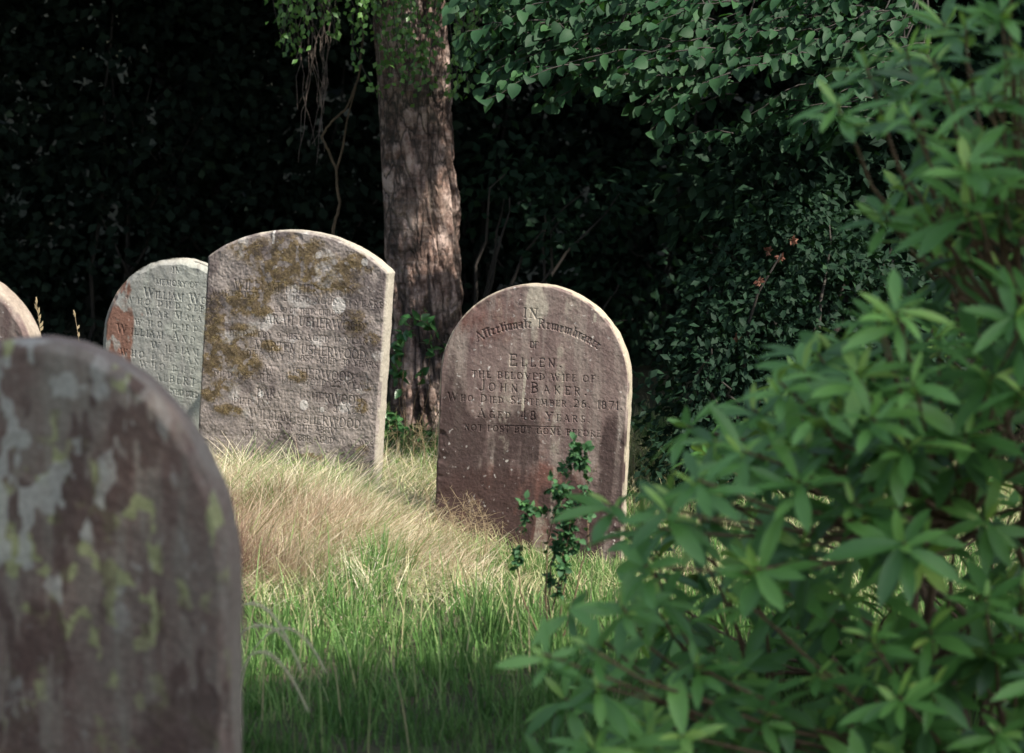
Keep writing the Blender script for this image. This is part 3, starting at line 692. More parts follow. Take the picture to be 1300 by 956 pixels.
# dry straw mass
sp_ = []
cx, cy, k, x, y, out_, n = tufts(5200, -1.9, .45, 6.9, 9.6, lambda x, y: dry_amt(x, y)**1.4, (40, 100), .05)
m_ = len(cx); flow = np.arctan2(-.62, 1.0)+(fbm(cx*2.5, cy*2.5, 3, 3, 8)-.5)*3.0+rng.normal(0, .95, m_); tl = fbm(cx*3, cy*3, 8, 3, 17)
h = (rng.uniform(.08, .28, m_)*(1.0-.35*sstep(-.75, -.2, cx)))[k]*rng.uniform(.4, 1.1, n)
lt = rng.uniform(1.0, 1.9, m_)
sp_.append(blades(x, y, h, .0016+.0022*rng.random(n), lt[k]*rng.uniform(.7, 1.25, n), flow[k]+rng.normal(0, .6, n)+np.where(rng.random(n) < .22, rng.normal(0, 1.8, n), 0), np.clip((.32+.8*tl+rng.normal(0, .16, m_))[k]+rng.normal(0, .13, n)-.55*sstep(-.65, -1.0, x)*sstep(8.1, 7.6, y)+np.where(rng.random(n) < .05, 1, 0), 0, 1), curl=1.2, rows=5, a0=.55, zoff=.02))
# upright fuzzy brown tufts at the left
for k in range(34):
    cx = rng.uniform(-1.3, -.55); cy = rng.uniform(7.15, 7.9); n = rng.integers(160, 260)
    x = cx+rng.normal(0, .05, n); y = cy+rng.normal(0, .05, n); d = np.arctan2(y-cy, x-cx)*.5+rng.normal(-.4, .8, n)
    sp_.append(blades(x, y, rng.uniform(.10, .22, n), np.full(n, .0018), rng.uniform(.2, 1.5, n), d, np.clip(rng.normal(.08+.30*(cx > -.75), .13, n), 0, .9), rows=4))
v_, q_, a_ = merge(sp_)
do = link('dry_grass', mesh_np('dry_grass', v_, q_, {'var': a_}), M['straw']); tag(do, 'matted straw-coloured dry grass combed over the mound below the mossy headstone', 'dry grass', kind='stuff')

# fine panicles (haze of seed heads) before the right stone and between the stones
def panicle(base, top, nspk, spread, sl=.006, sw=.0022):
    st = curve(base, top, (rng.normal(0, .02), 0, 0), 6); parts = [tube(st, np.linspace(.0011, .0005, 6), 4, var=.3)]
    t = rng.uniform(.55, 1, nspk); P = np.stack([np.interp(t, np.linspace(0, 1, 6), st[:, i]) for i in range(3)], 1)
    off = rng.normal(0, 1, (nspk, 3))*spread*(1.15-t)[:, None]*1.6; E_ = P+off
    for i in range(0, nspk, 3): parts.append(tube(np.array([P[i], E_[i]]), .0004, 3, var=.4))
    D_ = norm(off+np.array([0, 0, .02])); parts.append(leaves(E_, D_, rng.normal(0, 1, (nspk, 3)), sl, sw, .1, .3, 1))
    return merge(parts)
def seed_grass(label, cx, cy, n, h, spread, group, nspk=60, r=.08, cat_='grass clump'):
    parts = []
    for k in range(n):
        x = cx+rng.normal(0, r*.5); y = cy+rng.normal(0, r*.5); z = float(gz(x, y)); hh = h*rng.uniform(.7, 1.1)
        parts.append(panicle((x, y, z), (x+rng.normal(0, .25)*hh, y+rng.normal(0, .15)*hh, z+hh), nspk, spread))
    v_, q_, a_ = merge(parts); o = link('seed_grass', mesh_np('seed_grass', v_, q_, {'var': a_}), M['seed']); tag(o, label, cat_, group); return o
seed_grass('fuzzy brown seed heads of fine grass against the lower left of the ELLEN headstone', at(585, 690, 7.75)[0], 7.75, 22, .27, .035, 'flowering grasses', 80, .14)
seed_grass('pale seeding grass at the foot of the tree between the two headstones', at(535, 600, 9.3)[0], 9.3, 16, .33, .03, 'flowering grasses', 60, .16)

# two thin stalks behind the near stone
def stalk(label, px, pytop, Y, heads, group):
    top = at(px, pytop, Y); base = np.array([top[0]+.03, Y, float(gz(top[0], Y))]); st = curve(base, top, (.02, 0, 0), 10); parts = []
    o = link('grass_stalk', mesh_np('grass_stalk', *tube(st, np.linspace(.0016, .0007, 10), 5)[:2], {'var': np.full(50, .35)}), M['seed']); tag(o, label, 'grass stalk', group)
    P = []; D_ = []
    for t, s, L in heads:
        p = np.array([np.interp(t, np.linspace(0, 1, 10), st[:, i]) for i in range(3)]); P.append(p); D_.append([s*.55, 0, 1])
    P = np.array(P); D_ = np.array(D_, float); v_, q_, a_ = leaves(P, D_, np.tile([0, -1., .1], (len(P), 1)), np.array([h_[2] for h_ in heads]), .009, .1, .5, 2, np.full(len(P), .9))
    v2, q2, a2 = leaves(P, D_, np.tile([1., 0, .1], (len(P), 1)), np.array([h_[2] for h_ in heads]), .009, .1, .5, 2, np.full(len(P), .7))
    v_, q_, a_ = merge([(v_, q_, a_), (v2, q2, a2)]); link('seed_head', mesh_np('seed_head', v_, q_, {'var': a_}), M['seed'], o)
stalk('thin grass stalk with a cluster of pale seeds beside the left-border headstone', 46, 385, 7.9, [(.99, 0, .03), (.965, -.5, .03), (.95, .3, .028), (.93, .6, .022), (.915, 0, .03), (.90, .9, .025), (.885, 1, .02)], 'tall grass stalks against the dark wood')
stalk('thin grass stalk with one pale tip against the dark wood left of the pale headstone', 95, 400, 8.3, [(.985, -.3, .03), (.93, .9, .018), (.89, .2, .02)], 'tall grass stalks against the dark wood')

# blurred plumes near the camera, low centre
def plume(label, p0, p1, p2, Y):
    a = at(*p0, Y); c = at(*p2, Y); mid = at(*p1, Y); base = np.array([a[0]-.05, Y+.05, 0.0])
    st = np.concatenate([curve(base, a, (0, 0, 0), 6)[:-1], curve(a, c, mid-(a+c)/2, 8)*1.0]); st = curve(a, c, (mid-(a+c)/2), 10)
    st = np.concatenate([curve(base, a, (-.02, 0, .03), 7)[:-1], st])
    parts = [tube(st, .0016, 5, var=.9)]; n = 900
    t = rng.uniform(.45, 1, n); P = np.stack([np.interp(t, np.linspace(0, 1, len(st)), st[:, i]) for i in range(3)], 1)
    T_ = np.stack([np.interp(t, np.linspace(0, 1, len(st)), np.gradient(st, axis=0)[:, i]) for i in range(3)], 1)
    parts.append(leaves(P, norm(norm(T_)+rng.normal(0, .35, (n, 3))), rng.normal(0, 1, (n, 3)), .014, .0042, .1, .3, 1, np.clip(rng.normal(.85, .15, n), 0, 1)))
    v_, q_, a_ = merge(parts); o = link('grass_plume', mesh_np('grass_plume', v_, q_, {'var': a_}), M['plume']); tag(o, label, 'grass plume', 'drooping grass plumes')
plume('pale arching grass plume, topmost of those beside the near headstone', (308, 768), (340, 775), (366, 815), 5.6)
plume('pale arching grass plume at middle height beside the near headstone', (310, 800), (350, 800), (382, 850), 5.5)
plume('pale grass plume leaning furthest right of those beside the near headstone', (330, 815), (372, 800), (412, 850), 5.7)
plume('lowest pale drooping grass plume beside the near headstone', (318, 832), (352, 838), (390, 900), 5.3)

# ------------------------------------------------------------------ woody plants
def clump_leaves(clumps, n, L, Wd, up=.6, filt=None, rows=2, shape='ovate', shell=.45, var=None, gap=0.0, gs=1.6, droop=.2):
    cl = np.array(clumps, float); vol = np.prod(cl[:, 3:6], 1)**.8; pick = rng.choice(len(cl), n, p=vol/vol.sum()); c = cl[pick]
    d = norm(rng.normal(0, 1, (n, 3))); rr = shell+(1-shell)*rng.random(n)**.6; P = c[:, :3]+d*rr[:, None]*c[:, 3:6]
    P = P+rng.normal(0, .05, P.shape)
    k = np.ones(n, bool)
    if gap: k &= fbm(P[:, 0]*gs, P[:, 1]*gs, P[:, 2]*gs, 3, 4) > gap
    if filt is not None: k &= filt(P)
    P, d = P[k], d[k]; m = len(P)
    D_ = norm(d*np.array([1, 1, .3])+rng.normal(0, .55, (m, 3))+np.array([0, 0, -.35])); N = norm(np.array([0, 0, up])+d*.5+rng.normal(0, .45, (m, 3)))
    vv = rng.random(m) if var is None else np.clip(rng.normal(var, .22, m), 0, 1)
    return leaves(P, D_, N, L*rng.uniform(.65, 1.15, m), Wd*rng.uniform(.7, 1.1, m), droop, .2, rows, vv, shape)

def tree(name, label, category, group, base, height, rad, clumps, n, L, Wd, leafmat, barkmat, lean=(0, 0), filt=None, gap=0., **kw):
    base = np.array(base, float); root = empty(name, base); tag(root, label, category, group)
    top = base+np.array([lean[0], lean[1], height]); tr = curve(base-np.array([0, 0, .2]), top, (rng.normal(0, .1), rng.normal(0, .1), 0), 9)
    def P(v_, q_, a_, nm, mt, par): 
        me = mesh_np(nm, v_-base, q_, {'var': a_}); return link(nm, me, mt, par)
    trunk = P(*tube(tr, np.linspace(rad, rad*.35, 9), 14), 'trunk', barkmat, root)
    lm = []
    for c in clumps:
        t = rng.uniform(.35, .85); s = tr[int(t*8)]; e = np.array(c[:3]); 
        lm.append(tube(curve(s, e, (0, 0, .25), 8, .03), np.linspace(rad*.3, rad*.07, 8), 7))
        for _ in range(3):
            e2 = e+rng.normal(0, .55, 3)*np.array(c[3:6]); lm.append(tube(curve((s+e)/2+rng.normal(0, .05, 3), e2, (0, 0, .1), 6, .03), np.linspace(rad*.12, .006, 6), 5))
    P(*merge(lm), 'branch', barkmat, root)
    v_, q_, a_ = clump_leaves(clumps, n, L, Wd, filt=(lambda p: (~sun_gap(p)) & (True if filt is None else filt(p))), gap=gap, **kw)
    P(v_, q_, a_, 'crown', leafmat, root)
    return root

def out_of_view(P):
    """keeps high crowns above the picture"""
    return P[:, 2] > CAMZ+P[:, 1]*.052 + .02

# --- silver birch between the stones
bx = lambda z: -.352-.052*z
root = empty('birch_tree', (-.352, 10.8, .0)); tag(root, 'mature birch with pinkish brown peeling bark rising between the two main headstones', 'tree')
nz_, na = 420, 160; zz = np.linspace(-.15, 4.2, nz_); aa = np.arange(na)/na*2*pi
A_, Z_ = np.meshgrid(aa, zz); ca, sa = np.cos(A_), np.sin(A_)
rad = .170-.004*Z_+.07*np.exp(-np.maximum(Z_+.05, 0)/.16)*(1+.35*np.sin(A_*5+1))
fis = np.abs(fbm(ca*3.2, sa*3.2, Z_*1.3, 4, 3)-.5)*2; plate = fbm(ca*6, sa*6, Z_*7, 4, 6); lowb = sstep(1.3, .3, Z_)
hor = vnoise(ca*1.2, sa*1.2, Z_*46, 8)
rgt = .35+.65*sstep(-.2, .5, ca+.25*np.sin(Z_*3))
rad = rad-.030*np.clip(.16-fis, 0, 1)/.16*np.maximum(lowb, rgt*.8)+.034*(plate-.5)*np.maximum(lowb, rgt*.7)+.0012*(hor-.5)*(1-lowb)
rad += .045*(np.abs(fbm(ca*5+3, sa*5, Z_*4.5, 5, 77)-.5)*2-.2)*np.maximum(lowb, rgt*.8)
rad += .022*(fbm(ca*1.5, sa*1.5, Z_*.8, 2, 31)-.5)
VX = bx(Z_)+rad*ca; VY = 10.8+rad*sa; V = np.stack([VX, VY, Z_], -1).reshape(-1, 3)-np.array([-.352, 10.8, 0])
ii = np.arange(nz_*na).reshape(nz_, na); q = np.stack([ii[:-1], np.roll(ii, -1, 1)[:-1], np.roll(ii, -1, 1)[1:], ii[1:]], -1).reshape(-1, 4)
m, nt, b, o = newmat('birch_bark'); tc = nt.nodes.new('ShaderNodeTexCoord')
def nn(sc_, vec, det=6., ro_=.65):
    mp = nd(nt, 'ShaderNodeMapping'); mp.inputs['Scale'].default_value = vec; nt.links.new(tc.outputs['Object'], mp.inputs[0]); n = nd(nt, 'ShaderNodeTexNoise', Scale=sc_, Detail=det, Roughness=ro_); nt.links.new(mp.outputs[0], n.inputs['Vector']); return n.outputs['Fac']
fa = nd(nt, 'ShaderNodeAttribute', attribute_name='var')
c0 = ramp(nt, nn(7., (1, 1, .75), 9., .72), [(.40, (.045, .026, .020)), (.49, (.20, .122, .095)), (.60, (.56, .42, .36))])
c0 = mix(nt, math_(nt, 'MULTIPLY', ramp(nt, nn(9., (1, 1, 7), 3.), [(.5, (0, 0, 0)), (.66, (1, 1, 1))]), .22), c0, (.50, .44, .42))
c0 = mix(nt, math_(nt, 'MULTIPLY', ramp(nt, nn(4., (1, 1, 16), 3.), [(.6, (0, 0, 0)), (.66, (1, 1, 1))]), .35), c0, (.09, .065, .055))
mpv = nd(nt, 'ShaderNodeMapping'); mpv.inputs['Scale'].default_value = (1, 1, .42); nt.links.new(tc.outputs['Object'], mpv.inputs[0])
nzv = nd(nt, 'ShaderNodeTexNoise', Scale=9.0, Detail=4.0); nt.links.new(mpv.outputs[0], nzv.inputs['Vector']); vm = nt.nodes.new('ShaderNodeMix'); vm.data_type = 'RGBA'; vm.blend_type = 'ADD'; vm.inputs['Factor'].default_value = .22; nt.links.new(mpv.outputs[0], vm.inputs[6]); nt.links.new(nzv.outputs['Color'], vm.inputs[7])
vo = nd(nt, 'ShaderNodeTexVoronoi', feature='DISTANCE_TO_EDGE'); vo.inputs['Scale'].default_value = 15; nt.links.new(vm.outputs[2], vo.inputs['Vector'])
crk = math_(nt, 'MULTIPLY', ramp(nt, vo.outputs['Distance'], [(0, (1, 1, 1)), (.13, (0, 0, 0))]), ramp(nt, nn(2.4, (1, 1, .6), 3.), [(.40, (.35, .35, .35)), (.55, (1, 1, 1))]))
c0 = mix(nt, crk, c0, (.028, .021, .018))
c0 = mix(nt, ramp(nt, fa.outputs['Fac'], [(0, (0, 0, 0)), (1, (1, 1, 1))]), c0, (.035, .028, .024))
c0 = mix(nt, math_(nt, 'MULTIPLY', ramp(nt, nn(2.2, (1, 1, 1), 5.), [(.52, (0, 0, 0)), (.7, (1, 1, 1))]), .4), c0, (.075, .085, .055))
nt.links.new(c0, b.inputs['Base Color']); b.inputs['Roughness'].default_value = .8
bp = nd(nt, 'ShaderNodeBump', Strength=1.0, Distance=.03); nt.links.new(math_(nt, 'ADD', nn(11., (1, 1, .8), 9., .7), math_(nt, 'MULTIPLY', ramp(nt, vo.outputs['Distance'], [(0, (0, 0, 0)), (.25, (1, 1, 1))]), .5)), bp.inputs['Height']); nt.links.new(bp.outputs[0], b.inputs['Normal'])
M['birch'] = m
link('trunk', mesh_np('trunk', V, q, {'var': (np.clip(.14-fis, 0, 1)/.14*np.maximum(lowb, rgt)+.5*lowb*sstep(.45, .62, plate)).reshape(-1).clip(0, 1)}), M['birch'], root)
off = np.array([-.352, 10.8, 0])
lm = [tube(curve((bx(4.2), 10.8, 4.1), (-.8, 11, 8.5), (.1, 0, 0), 8), np.linspace(.15, .05, 8), 10)]
bcl = [(-1.3, 10.4, 4.4, 1.1, .9, .8), (-.2, 10.9, 5.6, 1.3, 1.1, 1.0), (.6, 10.6, 4.3, .8, .8, .7), (-.9, 11.3, 7.2, 1.3, 1.2, 1.1), (-2.0, 11.2, 5.6, 1.0, 1.0, .8)]
for c in bcl: lm.append(tube(curve((bx(3.2), 10.8, 3.2+rng.random()*.8), c[:3], (0, 0, .3), 8, .03), np.linspace(.05, .012, 8), 6))
# hanging twigs with small bright leaves
hang = []; hl = []
for k in range(100):
    px = rng.choice([rng.uniform(350, 480), rng.uniform(480, 600), rng.uniform(590, 640)], p=[.40, .46, .14])
    if px < 480: low = rng.uniform(-10, 62) if rng.random() < .8 else rng.uniform(40, 75)
    elif px < 600: low = rng.uniform(0, 132)
    else: low = rng.uniform(0, 60)
    Y = rng.uniform(10.1, 10.55); e = at(px, low, Y); s = e+np.array([rng.normal(0, .12), rng.normal(.05, .1), rng.uniform(.35, .9)])
    cv = curve(s, e, (rng.normal(0, .04), 0, .03), 9, .006); lm.append(tube(cv, np.linspace(.0028, .001, 9), 4))
    n = rng.integers(18, 34); t = rng.random(n)**.7; P = np.stack([np.interp(t, np.linspace(0, 1, 9), cv[:, i]) for i in range(3)], 1)+rng.normal(0, .018, (n, 3))
    hl.append(leaves(P, np.stack([rng.normal(0, .8, n), rng.normal(-.2, .6, n), -np.ones(n)*.9], 1), np.stack([rng.normal(.2, .6, n), rng.normal(-.7, .4, n), rng.uniform(0, 1.2, n)], 1), rng.uniform(.022, .036, n), rng.uniform(.018, .028, n), .15, .2, 2, np.clip(rng.normal(.5, .3, n), 0, 1)))
for k in range(5):
    hv = curve((bx(2.6), 10.75, 2.6), (rng.uniform(-1.6, .2), 10.4, 2.8+rng.random()), (0, 0, .2), 8); lm.append(tube(hv, np.linspace(.02, .004, 8), 5))
v_, q_, a_ = merge(lm); link('branch', mesh_np('branch', v_-off, q_, {'var': a_}), M['darkbark'], root)
v_, q_, a_ = clump_leaves(bcl, 9000, .09, .075, filt=lambda p: (~sun_gap(p)) & out_of_view(p), shape='round'); v2, q2, a2 = merge(hl)
link('crown', mesh_np('crown', v_-off, q_, {'var': a_}), M['canopy'], root); link('hanging_foliage', mesh_np('hanging_foliage', v2-off, q2, {'var': a2}), M['birchleaf'], root)

# --- overhanging broad-leaved boughs, top centre to right
def inpoly(px, py, poly):
    r = False; n = len(poly); j = n-1
    for i in range(n):
        if (poly[i][1] > py) != (poly[j][1] > py) and px < (poly[j][0]-poly[i][0])*(py-poly[i][1])/(poly[j][1]-poly[i][1])+poly[i][0]: r = not r
        j = i
    return r
BP = [(566, -30), (578, 80), (605, 110), (628, 150), (690, 165), (735, 130), (775, 128), (815, 185), (860, 195), (905, 150), (935, 190), (985, 212), (1050, 190), (1090, 110), (1120, -30)]
root = empty('overhanging_tree', (3.9, 10.6, float(gz(3.9, 10.6)))); tag(root, 'broad-leaved tree whose leafy bluish green boughs hang in from the upper right', 'tree'); off = np.array(root.location)
tr = curve(off-np.array([0, 0, .2]), off+np.array([-.4, 0, 6.5]), (.1, 0, 0), 10); v_, q_, a_ = tube(tr, np.linspace(.24, .1, 10), 14); link('trunk', mesh_np('trunk', v_-off, q_, {'var': a_}), M['darkbark'], root)
lm = []; lf = []
bough_ends = [(-.1, 9.0, 2.35), (.5, 9.1, 2.2), (1.0, 9.2, 2.25), (1.6, 9.3, 2.1), (.9, 9.6, 2.6), (2.2, 9.6, 2.3)]
bpaths = []
for e in bough_ends:
    cv = curve(off+np.array([-.25, 0, 3.2+rng.random()*.5]), e, (0, 0, .35), 14, .02); bpaths.append(cv); lm.append(tube(cv, np.linspace(.06, .008, 14), 7))
allb = np.concatenate([b_[6:] for b_ in bpaths])
cnt = 0
while cnt < 235:
    px, py = rng.uniform(566, 1120), rng.uniform(-30, 212)
    if not inpoly(px, py, BP): continue
    Y = rng.uniform(8.7, 9.7); e = at(px, py, Y)
    if px > 640 and fbm(px/55., py/55., 0, 2, 6) < .43: continue
    Lt = rng.uniform(.28, .5); s = e+np.array([rng.uniform(.5, .9), rng.uniform(-.2, .3), rng.uniform(.1, .45)])*Lt
    cv = curve(s, e, (0, 0, .03), 8, .006); lm.append(tube(cv, np.linspace(.0035, .0012, 8), 4))
    if cnt % 2 == 0:
        j = allb[np.argmin(np.linalg.norm(allb-s, axis=1))]; np.linalg.norm(j-s) < .45 and lm.append(tube(curve(j, s, (0, 0, .05), 6, .01), np.linspace(.006, .0035, 6), 4))
    n = 15; t = np.linspace(.05, 1, n); P = np.stack([np.interp(t, np.linspace(0, 1, 8), cv[:, i]) for i in range(3)], 1)
    ax = norm(e-s); side = norm(np.cross(ax, [0, 0, 1.])); sg = np.where(np.arange(n) % 2, 1, -1)[:, None]
    D_ = ax*.55+side*sg*.8+np.array([0, 0, -.38])+rng.normal(0, .3, (n, 3)); N = np.array([-.05, -.5, .75])+rng.normal(0, .42, (n, 3))+rng.normal(0, .2, 3)
    lf.append(leaves(P, D_, N, rng.uniform(.034, .070, n), rng.uniform(.028, .052, n), rng.uniform(.1, .4), .3, 4, np.clip(rng.normal(.45, .25, n), 0, 1), 'round')); cnt += 1
v_, q_, a_ = merge(lm); link('branch', mesh_np('branch', v_-off, q_, {'var': a_}), M['darkbark'], root)
v_, q_, a_ = merge(lf); link('bough_foliage', mesh_np('bough_foliage', v_-off, q_, {'var': a_}), M['beech'], root)
v_, q_, a_ = clump_leaves([(3.2, 10.6, 4.4, 1.5, 1.4, 1.2), (2.0, 10.8, 4.6, 1.4, 1.2, 1.0), (3.6, 10.8, 6, 1.8, 1.5, 1.3), (4.9, 10.2, 4.6, 1.2, 1.4, 1.3), (1.0, 10.9, 3.9, 1.1, .9, .7)], 15000, .11, .085, filt=lambda p: (~sun_gap(p)) & out_of_view(p))
link('crown', mesh_np('crown', v_-off, q_, {'var': a_}), M['canopy'], root)

# --- rhododendrons, near right
def rhododendron(label, poly, nw, Yr, stems, extra=(), size=1.0, group=None, seed_=3):
    base = np.array(stems[0], float); base[2] = float(gz(base[0], base[1])); root = empty('rhododendron', base); tag(root, label, 'shrub', group)
    tips = [at(a, b_, c) for a, b_, c in extra]; pts = list(extra)
    tries = 0; xs0 = [p[0] for p in poly]; ys0 = [p[1] for p in poly]
    while len(tips) < nw+len(extra) and tries < 40000:
        tries += 1; px, py = rng.uniform(min(xs0), max(xs0)), rng.uniform(min(ys0), max(ys0))
        if not inpoly(px, py, poly): continue
        Y = Yr[0]+(Yr[1]-Yr[0])*rng.random()**1.25; p = at(px, py, Y)
        if p[2] < .12: continue
        if any(np.linalg.norm(p-t_) < .072 for t_ in tips): continue
        tips.append(p)
    tips = np.array(tips); lf = []; tw = []
    mains = []
    for s in stems:
        s = np.array(s, float); s0 = np.array([s[0], s[1], float(gz(s[0], s[1]))-.05])
        for k in range(5):
            t_ = tips[rng.integers(len(tips))]; e = s0+(t_-s0)*.72+np.array([0, .12, -.02]); cv = curve(s0, e, (rng.normal(0, .1), rng.normal(0, .06), .12), 12, .012); mains.append(cv); tw.append(tube(cv, np.linspace(.014, .006, 12), 7, var=.2))
    MP = np.concatenate([m_[3:] for m_ in mains])
    for t_ in tips:
        dd = np.linalg.norm(MP-(t_+np.array([0, .1, -.15])), axis=1)+np.maximum(0, MP[:, 2]-t_[2])*3; j = MP[np.argmin(dd)]
        cv = curve(j, t_, (0, .03, -.05*np.linalg.norm(t_-j)), 8, .006); tw.append(tube(cv, np.linspace(.0055, .0026, 8), 5, var=.5))
        ax = norm(norm(cv[-1]-cv[-3])*.6+np.array([rng.normal(-.05, .22), rng.normal(-.25, .22), .9])); n = rng.integers(8, 12)
        u1 = norm(np.cross(ax, [.3, 1, .1])); u2 = np.cross(ax, u1); ph = np.arange(n)*2.399+rng.random()*6
        el = rng.uniform(R(-12), R(38), n); el[-2:] = rng.uniform(R(45), R(70), 2)
        rd = u1*np.cos(ph)[:, None]+u2*np.sin(ph)[:, None]
        D_ = rd*np.cos(el)[:, None]+ax*np.sin(el)[:, None]+np.array([0, 0, -.10])+rng.normal(0, .13, (n, 3)); N = ax*np.cos(el)[:, None]-rd*np.sin(el)[:, None]+rng.normal(0, .15, (n, 3))
        L = rng.uniform(.070, .128, n)*size*rng.uniform(.75, 1.2); L[-2:] *= .6; vr = np.clip(rng.normal(.42, .13, n)+rng.normal(0, .15), 0, .95); vr[-2:] = rng.uniform(.8, 1, 2)
        fr = rng.uniform(.0, .035, n)
        lf.append(leaves(t_-ax*fr[:, None], D_, N, L, L*rng.uniform(.22, .30, n), rng.uniform(.02, .30), rng.uniform(.15, .45), 5, vr, 'long'))
        if rng.random() < .4: # an older whorl lower on the same twig
            n = 6; c_ = cv[-3]; ph = rng.random(n)*6.28; rd = u1*np.cos(ph)[:, None]+u2*np.sin(ph)[:, None]
            lf.append(leaves(np.tile(c_, (n, 1)), rd+np.array([0, 0, -.35]), ax+rng.normal(0, .2, (n, 3)), rng.uniform(.07, .11, n)*size, rng.uniform(.024, .034, n), .15, .2, 5, np.clip(rng.normal(.15, .15, n), 0, 1), 'long'))
    v_, q_, a_ = merge(tw); link('stem', mesh_np('stem', v_-base, q_, {'var': a_}), M['twig'], root)
    v_, q_, a_ = merge(lf); link('foliage', mesh_np('foliage', v_-base, q_, {'var': a_}), M['rhodo'], root)
    return root
rhododendron('spreading rhododendron with whorled green leaves filling the lower right foreground',
 [(730, 830), (800, 745), (800, 690), (850, 590), (890, 560), (980, 490), (1080, 410), (1170, 380), (1300, 350), (1480, 380), (1500, 1200), (680, 1200), (690, 960)], 330, (4.25, 6.3),
 [(.75, 5.1, 0), (1.0, 5.0, 0), (1.3, 5.3, 0)],
 [(1110, 392, 4.6), (1155, 370, 4.8), (1020, 470, 4.6), (1060, 440, 4.9), (905, 560, 4.7), (955, 520, 4.8), (850, 620, 4.6), (812, 665, 4.5), (790, 770, 4.4), (745, 820, 4.2), (690, 830, 4.2), (775, 640, 4.9), (1215, 545, 4.5), (835, 760, 4.5), (720, 770, 4.4), (870, 540, 5.0), (760, 870, 4.3)], group='rhododendrons at the right')
rhododendron('tall rhododendron with paler young leaves reaching in at the upper right edge',
 [(1090, 140), (1150, 90), (1210, 10), (1300, -60), (1500, -80), (1500, 430), (1230, 420), (1200, 330), (1130, 290), (1110, 250), (1170, 220), (1120, 170)], 80, (4.3, 5.4),
 [(1.35, 5.0, 0), (1.5, 5.2, 0)],
 [(1062, 132, 4.6), (1100, 85, 4.7), (1150, 60, 4.8), (1185, 75, 4.5), (1225, 25, 4.6), (1235, 178, 4.5), (1180, 275, 4.5), (1120, 268, 4.6), (1260, 225, 4.5), (1160, 110, 4.7), (1215, 115, 4.7), (1290, 70, 4.5), (1240, 440, 4.6)], group='rhododendrons at the right')

# --- small dark sapling before the right stone
def small_shrub(name, label, category, base, tips, Lr, Wr, mat, nl, n_side=3, twigmat='twig', group=None, wav=.012, shape='ovate', rs=.004, side=.07):
    base = np.array(base, float); base[2] = float(gz(base[0], base[1])); root = empty(name, base); tag(root, label, category, group); tw = []; lf = []
    for t_ in tips:
        cv = curve(base, t_, (rng.normal(0, .05), 0, .03), 12, wav*.4); tw.append(tube(cv, np.linspace(rs, rs*.3, 12), 5))
        ends = [cv[4:]]
        for k in range(n_side):
            j = rng.integers(4, 11); e = cv[j]+np.array([rng.normal(0, side), rng.normal(0, side*.7), rng.uniform(.0, .08)]); c2 = curve(cv[j], e, (0, 0, .01), 6); tw.append(tube(c2, np.linspace(rs*.4, rs*.2, 6), 4)); ends.append(c2)
        for c2 in ends:
            n = nl; t = rng.uniform(.1, 1, n); P = np.stack([np.interp(t, np.linspace(0, 1, len(c2)), c2[:, i]) for i in range(3)], 1)
            lf.append(leaves(P+rng.normal(0, .004, P.shape), rng.normal(0, 1, (n, 3))+np.array([0, -.2, .1]), np.array([0, -.4, .8])+rng.normal(0, .5, (n, 3)), rng.uniform(*Lr, n), rng.uniform(*Wr, n), .15, .3, 3, np.clip(rng.random(n)*.93, 0, 1), shape))
    v_, q_, a_ = merge(tw); link('stem', mesh_np('stem', v_-base, q_, {'var': a_}), M[twigmat], root); v_, q_, a_ = merge(lf); link('foliage', mesh_np('foliage', v_-base, q_, {'var': a_}), M[mat], root); return root
Ys = 6.6
small_shrub('sapling', 'slender small-leaved sapling standing in front of the ELLEN headstone', 'sapling', (at(700, 800, Ys)[0], Ys, 0), [at(728, 556, Ys), at(748, 612, Ys+.05), at(700, 600, Ys), at(678, 640, Ys-.05), at(722, 650, Ys), at(758, 590, Ys), at(738, 570, Ys)], (.016, .028), (.012, .019), 'sapling', 24, 3, shape='round', rs=.003, side=.035)
# --- leafy sprig before the birch
Yb = 10.1
small_shrub('bramble', 'bright green leafy bramble sprig in front of the birch trunk, beside the mossy headstone', 'bramble', (at(520, 560, Yb)[0], Yb, 0), [at(510, 385, Yb), at(540, 395, Yb), at(560, 405, Yb), at(555, 430, Yb), at(525, 400, Yb-.1), at(505, 410, Yb)], (.04, .062), (.028, .042), 'bramble', 7, 1, rs=.003)
small_shrub('weed', 'low bright green weed at the foot of the birch trunk', 'weed', (at(505, 560, 10.0)[0], 10.0, 0), [at(505, 535, 10.0), at(520, 540, 10.0), at(492, 532, 10.0), at(548, 545, 10.0)], (.03, .05), (.022, .035), 'bramble', 7, 1, rs=.0025)

